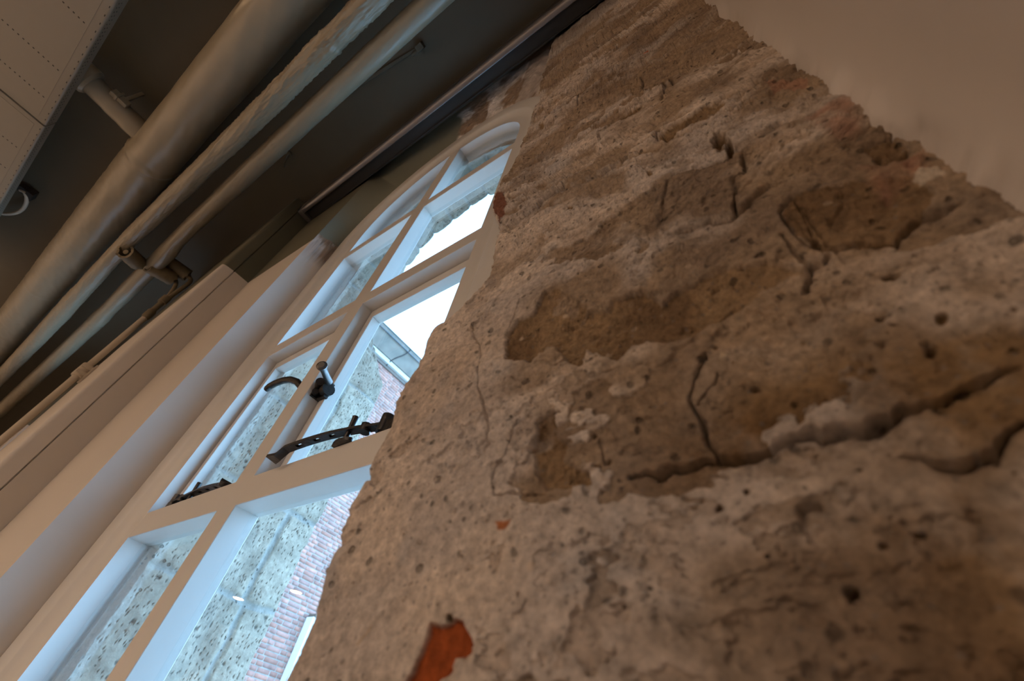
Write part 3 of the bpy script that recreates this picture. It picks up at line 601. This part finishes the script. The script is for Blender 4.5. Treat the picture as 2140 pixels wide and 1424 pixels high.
# ------------------------------------------------------------------ pipes
def pipe(name, spec, x0, x1, nx, seed, label, rings=(), wrinkle=.01, dents=()):
    """spec: list of (x, y, z, r)"""
    S = np.array(sorted(spec)); xs = np.linspace(x1, x0, nx); sg = 72
    y = np.interp(xs, S[:, 0], S[:, 1]); z = np.interp(xs, S[:, 0], S[:, 2]); r = np.interp(xs, S[:, 0], S[:, 3])
    k = np.ones(9)/9
    sm = lambda a: np.convolve(np.pad(a, 4, mode='edge'), k, mode='valid')
    y, z, r = sm(y), sm(z), sm(r)
    A, XX = np.meshgrid(np.linspace(0, 2*math.pi, sg, endpoint=False), xs)
    ca, sa = np.cos(A), np.sin(A)
    nn = fbm(XX*1.0+ca*1.1, sa*1.1+seed*5.1, 1.5, 4, seed)*wrinkle+fbm(XX*1.4+ca*2.0, sa*2.0+XX*1.6, 5, 3, seed+3)*wrinkle*.55*sstep(0, .5, fbm(XX, sa*.3, .8, 2, seed+9)+.2)
    if seed == 830:
        cr = 1-np.abs(fbm(XX*1.2+ca*2.2, sa*2.2-XX*1.6, 1.8, 4, 835, .55))*5
        nn = nn+.016*np.clip(cr, 0, 1)**2*sstep(-7, -4.5, XX)+.005*np.clip(cr, 0, 1)
    R = r[:, None]+nn
    for rx, hgt, w in rings: R = R+hgt*np.exp(-((XX-rx+.05*fbm(ca, sa, 1.5, 2, seed+int(abs(rx)*7)))/w)**2)
    V = np.stack([XX, y[:, None]+R*ca, z[:, None]+R*sa], -1).reshape(-1, 3)
    i = np.arange(nx*sg).reshape(nx, sg); j = np.roll(i, -1, 1)
    F = np.stack([i[:-1], j[:-1], j[1:], i[1:]], -1).reshape(-1, 4)
    return link(name, arr_mesh(name, V, F, M_PIPE, smooth=True), label=label, category='pipe')
big = pipe('ceiling_pipe', [(-1, -1.69, 6.85, .355), (-6, -1.70, 6.85, .358), (-7.5, -1.705, 6.85, .365), (-7.7, -1.715, 6.85, .385), (-13, -1.72, 6.85, .388), (-30, -1.76, 6.85, .40)],
           .43, -44, 1100, 801, 'thickest of the three cream painted ceiling pipes, with a short branch', rings=((-7.62, .022, .05), (-7.75, -.015, .04), (-13.2, .008, .06), (-18.4, .01, .05)), wrinkle=.012)
pipe('ceiling_pipe', [(0, -.95, 6.4, .142), (-3, -.978, 6.4, .142), (-5.3, -1.005, 6.4, .140), (-7.4, -1.06, 6.4, .142), (-9.2, -1.105, 6.4, .136), (-11, -1.10, 6.4, .150), (-13.4, -1.085, 6.4, .172), (-21, -1.10, 6.4, .145), (-44, -1.1, 6.4, .145)],
     .43, -44, 1100, 830, 'middle cream painted pipe with creased wrapping, between the other two', rings=((-4.3, .012, .02), (-7.0, .008, .02), (-8.6, .01, .025), (-3.3, .012, .02)), wrinkle=.011)
pipe('ceiling_pipe', [(0, -.55, 6.55, .142), (-2, -.565, 6.55, .146), (-5.5, -.588, 6.55, .148), (-8.0, -.593, 6.55, .136), (-8.7, -.585, 6.55, .136), (-8.9, -.56, 6.55, .158), (-10.7, -.545, 6.55, .165), (-12.2, -.53, 6.55, .150), (-12.5, -.52, 6.55, .168), (-16, -.525, 6.55, .165), (-23, -.545, 6.55, .18), (-44, -.56, 6.55, .18)],
     .43, -44, 1100, 860, 'cream painted pipe of the ceiling row nearest the window', rings=((-4.1, .008, .015), (-5.2, .008, .015), (-6.9, .006, .015), (-12.9, .008, .02)), wrinkle=.006)
# branch with socket and clip on the big pipe
def lump_tube(mb, a, b, r0, r1, n=30, seg=32, seed=0, amp=.012, m=0):
    a = Vector(a); b = Vector(b); random.seed(seed); P = [a.lerp(b, i/n) for i in range(n+1)]
    mb.tube(P, [r0+(r1-r0)*i/n+amp*math.sin(i*.9+seed)*random.random() for i in range(n+1)], seg, m)
m = MB(); lump_tube(m, (-7.42, -3.02, 6.95), (-7.47, -1.80, 6.93), .165, .19, seed=3, amp=.006)
br = m.build('branch', M_PIPE, big, smooth=True)
m = MB(); m.tube([(-7.42, -3.12, 6.95), (-7.42, -3.10, 6.95), (-7.42, -2.92, 6.95), (-7.42, -2.88, 6.95)], [.21, .235, .235, .20], 36); m.build('socket', M_PIPE, br, smooth=True)
m = MB(); m.box((-7.30, -2.66, 6.90), (-7.20, -2.40, 7.02)); m.box((-7.26, -2.52, 7.0), (-7.22, -2.46, ZC)); m.box((-7.32, -2.58, 6.88), (-7.18, -2.54, 7.05))
m.build('pipe_clip', M_PIPE, br, bevel=.01)

# thin heating tube climbing the pilaster, with lagging sleeves at the ceiling pipes
tb = empty('heating_tube', (0, 0, 0), label='thin upright painted tube on the pilaster, ending in lagging under the ceiling pipes', category='pipe')
m = MB(); m.tube([(-9.6, .055, -3.2), (-9.6, .055, 3.0), (-9.6, .052, 5.55)], .052, 16); m.build('tube', M_CABLE, tb, smooth=True)
m = MB(); m.tube([(-9.6, .052, 5.45), (-9.6, .052, 5.5), (-9.6, .05, 5.66), (-9.6, .05, 5.70)], [.055, .075, .075, .05], 16)
m.tube([(-9.6, .045, 5.70), (-9.6, .045, 5.95)], .05, 16); m.tube([(-9.6, .04, 5.93), (-9.6, .04, 6.10)], .078, 16)
m.build('coupling', M_LAG, tb, smooth=True)
def bez(P, n=24):
    out = []
    for i in range(n+1):
        t = i/n; Q = [Vector(p) for p in P]
        while len(Q) > 1: Q = [a.lerp(b, t) for a, b in zip(Q[:-1], Q[1:])]
        out.append(tuple(Q[0]))
    return out
m = MB(); m.tube(bez([(-9.6, .045, 6.05), (-9.65, .0, 6.45), (-9.70, -.06, 6.62), (-9.72, -.16, 6.62)]), .040, 12); m.build('tube', M_LAG, tb, smooth=True)
m = MB(); m.tube(bez([(-9.58, .06, 6.05), (-9.52, .06, 6.45), (-9.50, .15, 6.72), (-9.56, .08, 6.78), (-9.6, -.05, 6.78)]), .042, 12); m.build('tube', M_LAG, tb, smooth=True)
def sleeve(a, b, r, seed):
    a = Vector(a); b = Vector(b); n = 16; sg = 26; T = (b-a).normalized(); N = T.orthogonal().normalized(); B = T.cross(N); V = []; F = []
    rr = random.Random(seed); e0 = [rr.uniform(-.025, .025) for _ in range(sg)]; e1 = [rr.uniform(-.025, .025) for _ in range(sg)]
    rad = [[r*(1+rr.uniform(-.035, .035)) for _ in range(sg)] for _ in range(n+1)]
    for lay in (0, 1):
        for i in range(n+1):
            t = i/n
            for k in range(sg):
                an = 2*math.pi*k/sg; off = T*(e0[k]*(1-t)+e1[k]*t)
                q = rad[i][k]*(1 if lay == 0 else .72); V.append(a.lerp(b, t)+off+(N*math.cos(an)+B*math.sin(an))*q)
    for lay in (0, 1):
        o = lay*(n+1)*sg
        for i in range(n):
            for k in range(sg):
                f = (o+i*sg+k, o+i*sg+(k+1) % sg, o+(i+1)*sg+(k+1) % sg, o+(i+1)*sg+k); F.append(f if lay == 0 else f[::-1])
    o = (n+1)*sg
    for k in range(sg):
        k2 = (k+1) % sg; F.append((k, o+k, o+k2, k2)); F.append((n*sg+k, n*sg+k2, o+n*sg+k2, o+n*sg+k))
    q = MB(); q.add(V, F); q.tube([tuple(a.lerp(b, -.12)), tuple(a.lerp(b, .95))], .045, 12)
    return q.build('lagging_sleeve', M_LAG, tb, smooth=True)
sleeve((-9.72, -.16, 6.60), (-9.62, -.60, 6.44), .150, 1)
sleeve((-9.60, -.02, 6.80), (-9.65, -.42, 6.80), .140, 2)
sleeve((-9.72, -.74, 6.40), (-9.40, -1.00, 6.22), .150, 3)
# bracket that holds the tube
m = MB(); m.box((-9.70, -.02, 3.95), (-9.50, .155, 4.02)); m.box((-9.70, -.02, 4.08), (-9.50, .155, 4.15)); m.tube([(-9.6, .055, 3.92), (-9.6, .055, 4.18)], .085, 16); m.box((-9.74, .12, 3.90), (-9.46, .156, 4.20))
m.build('bracket', M_CABLE, tb, bevel=.008)

# ------------------------------------------------------------------ perforated ceiling panels
def panel(x0, x1, rows, label, y0=-2.92):
    z0, z1 = 6.5, 6.70; y1 = -9.0
    m = MB()
    m.prism(rounded([(y1, z1), (y1, z0), (y0, z0), (y0, z1)], [0, 0, .035, 0], 5), 0, x0, x1)
    p = m.build('ceiling_panel', M_PANEL, smooth=True, label=label, category='ceiling panel', group='perforated ceiling panels')
    # raised centre field leaving a narrow margin
    m = MB(); m.box((x0+.10, y1+.1, z0-.003), (x1-.10, -3.045, z0+.001)); m.build('centre_field', M_PANEL, p)
    # perforations: small dark holes
    m = MB()
    for rx in rows:
        y = -3.10
        while y > -5.6: m.box((rx-.009, y-.011, z0-.0045), (rx+.009, y+.011, z0-.002)); y -= .0655
    x = x0+.12
    while x < x1-.1: m.box((x-.018, -2.962, z0-.0012), (x+.018, -2.952, z0+.001)); x += .165
    x = x0+.05
    while x < x1-.05:
        for zz in (6.555, 6.60): m.box((x-.010, y0-.001, zz-.006), (x+.010, y0+.0015, zz+.006))
        x += .083
    m.build('perforation', M_DARK, p)
    return p
panel(-8.40, -2.35, [-3.1, -4.1, -5.12, -6.16, -7.21, -7.88], 'nearer perforated metal ceiling panel, beside the branch of the thick pipe')
panel(-14.45, -8.44, [-9.32, -10.0, -11.0, -12.0, -13.1, -14.0], 'farther perforated metal ceiling panel, at the left edge')
# looped cable on the ceiling behind the panel
m = MB(); m.tube(bez([(-11.55, -3.12, 7.3), (-11.25, -2.95, 7.25), (-12.0, -2.70, 7.2), (-12.6, -2.95, 7.2), (-12.6, -3.3, 7.15), (-12.9, -3.9, 7.1)]), .035, 12)
cb = m.build('cable', M_CABLE, smooth=True, label='short looped cable on the ceiling behind the perforated panels', category='cable')
m = MB(); m.tube([(-11.5, -3.1, ZC), (-11.5, -3.1, 7.28)], .10, 14); m.box((-11.62, -3.02, 7.25), (-11.36, -2.9, ZC)); m.build('junction_box', M_DARK, cb, smooth=True)
# strap from the pipe to the ceiling
m = MB(); m.prism([(-2.63, -.315), (-2.68, -.36), (-4.1, -.56), (-4.12, -.50)], 2, 7.37, 7.402)
hg = m.build('pipe_strap', M_CEIL, bevel=.006, label='thin painted metal strap from the ceiling to the window-side pipe', category='bracket')
m = MB(); m.box((-2.72, -.38, 7.30), (-2.60, -.29, ZC)); m.box((-2.84, -.34, 7.34), (-2.70, -.30, ZC)); m.build('strap_foot', M_CEIL, hg, bevel=.008)
m = MB(); m.tube(bez([(-5.80, -.45, ZC), (-5.80, -.45, 7.30), (-5.95, -.40, 7.28), (-6.05, -.36, 7.34)]), .022, 10)
m.tube([(-5.80, -.45, 7.36), (-5.80, -.45, ZC)], .05, 12)
m.build('ceiling_hook', M_CEIL, smooth=True, label='small painted hook screwed into the ceiling between pipe and metal cover', category='hook')

# ------------------------------------------------------------------ outside: tuff wall with arched opening
def build_tuff():
    XJ = -4.10; R2 = 1.245; ZS = 5.15
    sv = np.linspace(-1.4, ZS, 620, endpoint=False); sa = np.linspace(math.pi, 0, 560); sr = np.linspace(ZS, -1.4, 60)[1:]
    px = np.concatenate([np.full(len(sv), XJ), CX+R2*np.cos(sa), np.full(len(sr), CX+R2)])
    pz = np.concatenate([sv, ZS+R2*np.sin(sa), sr])
    nx_ = np.concatenate([np.full(len(sv), 1.), -np.cos(sa), np.full(len(sr), -1.)]); nz_ = np.concatenate([0*sv, -np.sin(sa), 0*sr])
    arc = np.concatenate([sv, ZS+(math.pi-sa)*R2, ZS+math.pi*R2+(ZS-sr)])
    ny = 300; T = np.linspace(0, 1, ny)[None, :]; S = arc[:, None]+0*T
    # joints
    cs = [-1.6, -.72, .02, .86, 1.62, 2.44, 3.12, 3.75, 4.35, 4.9]; vo = [ZS+.30+.36*i for i in range(11)]
    joints = np.array(cs+vo)
    ymax = np.where(pz < 3.40, 2.26, np.where(pz < 3.95, 2.26-(pz-3.40)/.55*.50, 1.76))[:, None]
    ymax = np.where(arc[:, None] > ZS-.4, 1.76, ymax)
    vi = np.searchsorted(joints, arc); ed = np.array([random.uniform(-.03, .03) for _ in range(len(joints)+2)])[vi]
    jd = np.abs(arc[:, None]-joints[None, :]).min(1)
    ymax = ymax+(ed*(arc > 3.9))[:, None]-.018*np.exp(-(jd/.03)**2)[:, None]*(arc > 3.9)[:, None]+.02*fbm(arc, arc*0, 5, 3, 900)[:, None]
    Y = 1.156+(ymax-1.156)*T
    d = np.abs(S[..., None]+.03*fbm(S, Y, 3, 3, 905)[..., None]-joints[None, None, :]).min(-1)
    # upright joints on the jamb
    rnd = np.array([random.uniform(1.45, 2.0) for _ in range(len(joints)+2)])[vi][:, None]
    dv = np.abs(Y+.03*fbm(S, Y, 3, 3, 906)-rnd)+(S > ZS-.3)*9
    d = np.minimum(d, dv)
    jw = .014+.010*fbm(S, Y, 4, 2, 907)
    jm = 1-sstep(jw, jw+.012, d)
    sp = 1-sstep(1.158, 1.195, Y)
    h = (.02*fbm(S, Y, 1.6, 3, 910)+.012*fbm(S, Y, 8, 4, 915, .6)+.020*sstep(0, .045, d)-.02)*(1-sp)-.08*sp
    w, r = worley(S, Y, 13, 920, .16); pt = (1-sstep(.04+.1*r, .10+.16*r, w))*(1-jm); h -= .012*pt*(1-sp)
    w2, r2 = worley(S*.8, Y*1.2, 36, 930, .40); p2 = (1-sstep(.08+.1*r2, .16+.16*r2, w2))*(1-jm); h -= .009*p2
    X = px[:, None]+nx_[:, None]*h; Z = pz[:, None]+nz_[:, None]*h
    c = np.ones(X.shape+(3,))*np.array((.37, .32, .25))
    blk = np.array([random.uniform(.85, 1.12) for _ in range(len(joints)+2)])[vi][:, None]*(1+.1*(Y > rnd)); c = c*blk[..., None]
    c = c*(1+.5*fbm(S, Y, 7, 5, 940, .7))[..., None]
    def mix(a, b, t): return a*(1-t[..., None])+np.array(b)*t[..., None]
    c = mix(c, (.15, .14, .12), np.clip(pt*.8+p2*.65, 0, 1))
    c = mix(c, (.36, .36, .33), jm*.8)
    # grey mortar fillet against the frame
    mf = 1-sstep(1.225, 1.25, Y+.02*fbm(S, Y, 5, 3, 950)); c = mix(c, (.58, .55, .48), mf*.85)
    c = np.clip(c, .02, .9)
    V = np.stack([X, Y, Z], -1).reshape(-1, 3); n0, m0 = X.shape; i = np.arange(n0*m0).reshape(n0, m0)
    F = np.stack([i[:-1, :-1], i[:-1, 1:], i[1:, 1:], i[1:, :-1]], -1).reshape(-1, 4)
    # outer faces: returns of the jamb and the wall face round the arch
    base = len(V); Vx = []; Fx = []
    edge = np.stack([X[:, -1], Y[:, -1], Z[:, -1]], -1)
    far = []
    for k in range(n0):
        x, z = px[k], pz[k]
        dx, dz = x-CX, z-ZS
        if z < ZS and k < n0/2: q = (-9.5, z)
        elif z < ZS: q = (3.0, z)
        else:
            t = min(((-9.5-CX)/dx if dx < -1e-6 else 1e9), ((3-CX)/dx if dx > 1e-6 else 1e9), (6.0/dz if dz > 1e-6 else 1e9)); q = (CX+dx*t, ZS+dz*t)
        far.append((q[0], edge[k][1], q[1]))
    Vx = far; nb = base
    F2 = [(int(i[k, -1]), nb+k, nb+k+1, int(i[k+1, -1])) for k in range(n0-1)]
    # closer between frame and masonry at the inner edge
    nb2 = nb+n0; inn = []
    for k in range(n0):
        x, z = px[k], pz[k]
        if z < ZS: inn.append((-4.9 if k < n0/2 else -.6, 1.157, z))
        else:
            a = math.atan2(z-ZS, x-CX); inn.append((CX+2.1*math.cos(a), 1.157, ZS+2.1*math.sin(a)))
    F2 += [(int(i[k, 0]), int(i[k+1, 0]), nb2+k+1, nb2+k) for k in range(n0-1)]
    V = np.concatenate([V, np.array(Vx), np.array(inn)]); F = np.concatenate([F, np.array(F2)])
    cc = np.concatenate([c.reshape(-1, 3), np.ones((2*n0, 3))*.4])
    struct('wall_exterior', arr_mesh('wall_exterior', V, F, M_TUFF, smooth=True, cols=cc))
build_tuff()

# brick wing across the yard
XB = -20.0
bw = empty('brick_building', (0, 0, 0), label='red brick building wing behind the grey stone jamb outside the window', category='building')
def bricks():
    rr = random.Random(9); V = []; F = []; cols = []
    per = .62+.33; rh = .178; g = .028; z = -3.2; row = 0
    while z < 17.75:
        y = 2.0+(per*.5 if row % 2 else 0)+rr.uniform(-.03, .03); k = row % 2
        while y < 16:
            L = (.62 if k % 2 == 0 else .33)*rr.uniform(.94, 1.06); y2 = min(y+L, 16)
            if y2-y > .1:
                o = len(V); x = XB+rr.uniform(-.006, .006); j = lambda: rr.uniform(-.008, .008)
                q = [(y+g/2+j(), z+g/2+j()), (y2-g/2+j(), z+g/2+j()), (y2-g/2+j(), z+rh-g/2+j()), (y+g/2+j(), z+rh-g/2+j())]
                V += [(XB-.05, a, b) for a, b in q]+[(x, a+(.012 if i in (0, 3) else -.012), b+(.012 if i < 2 else -.012)) for i, (a, b) in enumerate(q)]
                F += [(o+4, o+5, o+6, o+7)]+[(o+i, o+(i+1) % 4, o+4+(i+1) % 4, o+4+i) for i in range(4)]
                t = rr.random(); c = np.array((.50, .25, .19))*(1-t)+np.array((.36, .22, .19))*t
                c *= rr.uniform(.8, 1.2); cols += [c]*8
            y += L; k += 1
        z += rh; row += 1
    o = len(V); V += [(XB-.03, 2, -3.2), (XB-.03, 16, -3.2), (XB-.03, 16, 17.9), (XB-.03, 2, 17.9)]; F.append((o, o+1, o+2, o+3)); cols += [np.array((.42, .40, .36))]*4
    me = arr_mesh('wall', V, np.array(F), rock('brick_face', fine=12, pit=8, pitdark=.8, pitamt=.2, bump=.3, var=.2), cols=np.clip(np.array(cols), 0, 1))
    link('wall', me, bw)
bricks()
m = MB(); m.box((XB-6, 2, -3.2), (XB-.06, 16, 17.9)); m.build('rear_wall', M_GROUND, bw)
m = MB(); m.box((XB-1, 2, 17.78), (XB+.10, 16, 18.02), 0); m.build('soffit_board', paint('brown_board', (.18, .15, .13), rough=.8), bw)
m = MB(); m.box((XB-1, 2, 18.0), (XB+.28, 16, 18.30)); m.build('fascia', M_BOARD, bw)
gt = MB(); gt.prism([(XB-.9, 18.32), (XB+.34, 18.32), (XB+.40, 18.62), (XB+.52, 19.5), (XB+.62, 19.62), (XB+.62, 19.95), (XB+.56, 20.0), (XB-.9, 20.0)], 1, 2, 16.1)
gt = gt.build('gutter', M_ZINC, bw)
m = MB(); m.tube([(XB+.60, 2, 19.60), (XB+.60, 16.1, 19.60)], .05, 10); m.tube([(XB+.62, 2, 19.93), (XB+.62, 16.1, 19.93)], .05, 10); m.build('gutter_rim', paint('dark_zinc', (.12, .13, .14), rough=.5, metal=.3), gt, smooth=True)
m = MB(); m.tube(bez([(XB+.12, 10.6, 17.9), (XB+.5, 10.5, 18.6), (XB+.55, 11.3, 19.0), (XB+.66, 11.4, 19.9)]), .035, 8); m.build('lightning_wire', M_IRON, bw, smooth=True)
m = MB(); m.box((XB+.03, 12.45, -3.2), (XB+.5, 20, 4.5)); 
wb = m.build('white_building', M_RENDER, label='low white rendered house against the far end of the brick wing', category='building')
m = MB(); m.box((XB+.03, 12.5, 4.5), (XB+.56, 20, 4.62)); m.box((XB+.3, 12.9, 4.05), (XB+.52, 13.3, 4.2)); m.box((XB+.3, 12.75, 3.3), (XB+.52, 13.2, 3.42)); m.build('cornice', M_ZINC, wb)
s = MB(); s.box((-80, 1.3, -3.4), (60, 90, -3.2)); s.build('ground', M_GROUND, kind='structure')

# ------------------------------------------------------------------ ceiling downlights deeper in the room
def downlight(x, y, label):
    e = empty('ceiling_downlight', (0, 0, 0), label=label, category='ceiling light', group='round downlights in the ceiling')
    m = MB(); n = 28
    V = [(x+r*math.cos(2*math.pi*k/n), y+r*math.sin(2*math.pi*k/n), z) for r, z in ((.44, ZC-.002), (.44, ZC-.03), (.36, ZC-.03), (.35, ZC-.004)) for k in range(n)]
    F = [(j*n+k, j*n+(k+1) % n, (j+1)*n+(k+1) % n, (j+1)*n+k) for j in range(3) for k in range(n)]
    m.add(V, F); m.build('trim_ring', M_WHITE, e, smooth=True)
    m = MB(); m.prism([(x+.35*math.cos(2*math.pi*k/n), y+.35*math.sin(2*math.pi*k/n)) for k in range(n)], 2, ZC-.02, ZC-.004); m.build('diffuser', M_LAMP, e)
M_LAMP = emit('lamp_diffuser', (1.0, .62, .33), 45)
LAMPS = [(x, y) for y in (-14.2, -21.5) for x in (-35.3, -28.6, -21.9, -15.2, -8.5, -1.8)]
for x, y in LAMPS:
    downlight(x, y, {(-35.3, -14.2): 'round ceiling downlight mirrored in the window glass as a warm spot over grey stone',
                     (-28.6, -14.2): 'round ceiling downlight mirrored in the window glass as a warm spot over red brick'}.get((x, y), 'round recessed ceiling downlight deeper in the room, outside the picture'))

# ------------------------------------------------------------------ light
def area(name, loc, size, power, col, direction, sy=None, spread=None, portal=False):
    d = bpy.data.lights.new(name, 'AREA'); d.energy = power; d.color = col
    d.shape = 'RECTANGLE' if sy else 'DISK'; d.size = size*U
    if sy: d.size_y = sy*U
    if spread: d.spread = math.radians(spread)
    if portal: d.cycles.is_portal = True
    o = bpy.data.objects.new(name, d); COL.objects.link(o); o.location = WP(loc)
    o.rotation_euler = Vector(direction).to_track_quat('-Z', 'Y').to_euler(); return o
WARM = (1.0, .76, .57)
for i, (x, y) in enumerate(LAMPS):
    area('downlight_beam', (x, y, ZC-.06), .6, LAMP_W, WARM, (0, 0, -1), spread=150)
# added fill light for the pier, built as an unseen ceiling downlight
for (x, y, w) in NEAR_FILL:
    downlight(x, y, 'added round ceiling downlight, unseen, that brightens the stone pier')
    area('added_fill_light', (x, y, ZC-.06), .5, w, WARM, (0, 0, -1), spread=150)
area('portal_1', (CX, 1.3, 2.6), 2.9, 1, (1, 1, 1), (0, -1, 0), sy=8.2, portal=True)
area('portal_2', (-13.3, 1.85, 2.4), 4.3, 1, (1, 1, 1), (0, -1, 0), sy=7.4, portal=True)
w = bpy.data.worlds.new('sky'); SC.world = w; w.use_nodes = True; nt = w.node_tree; nt.nodes.clear()
o = nt.nodes.new('ShaderNodeOutputWorld'); bg = nt.nodes.new('ShaderNodeBackground')
tc = nt.nodes.new('ShaderNodeTexCoord'); sp = nt.nodes.new('ShaderNodeSeparateXYZ'); mr = nt.nodes.new('ShaderNodeMapRange')
nt.links.new(tc.outputs['Generated'], sp.inputs[0]); nt.links.new(sp.outputs['Z'], mr.inputs['Value'])
cr = nt.nodes.new('ShaderNodeMix'); cr.data_type = 'RGBA'; cr.inputs['A'].default_value = (.38, .66, 1.0, 1); cr.inputs['B'].default_value = (.33, .62, 1.0, 1)
nt.links.new(mr.outputs[0], cr.inputs['Factor']); nt.links.new(cr.outputs['Result'], bg.inputs[0]); bg.inputs[1].default_value = SKY
nt.links.new(bg.outputs[0], o.inputs[0])

# ------------------------------------------------------------------ camera
R = ((0.8187873280562712, 0.5568988022585767, 0.13946696905516584),
     (-0.3341286504255729, 0.6598135256514517, -0.6730558344834301),
     (-0.46684618064117983, 0.504489678200024, 0.7263227989058164))
cam = bpy.data.cameras.new('camera'); co = bpy.data.objects.new('camera', cam); COL.objects.link(co)
M3 = Matrix((R[0], [-v for v in R[1]], [-v for v in R[2]])).transposed()
co.matrix_world = Matrix.Translation(WP((0, 0, 0))) @ M3.to_4x4()
cam.sensor_width = 36; cam.sensor_fit = 'HORIZONTAL'; cam.lens = 15.480122; cam.clip_start = .01; cam.clip_end = 200
cam.dof.use_dof = True; cam.dof.focus_distance = .95; cam.dof.aperture_fstop = 5.6
SC.camera = co
SC.view_settings.view_transform = 'Standard'; SC.view_settings.look = 'None'; SC.view_settings.gamma = 1; SC.view_settings.use_curve_mapping = False
SC.view_settings.exposure = 0
try:
    SC.cycles.use_denoising = True; SC.cycles.max_bounces = 10; SC.cycles.diffuse_bounces = 5; SC.cycles.use_adaptive_sampling = True; SC.cycles.adaptive_threshold = .015; SC.cycles.transparent_max_bounces = 12; SC.cycles.sample_clamp_indirect = 6; SC.cycles.caustics_reflective = False
except Exception: pass
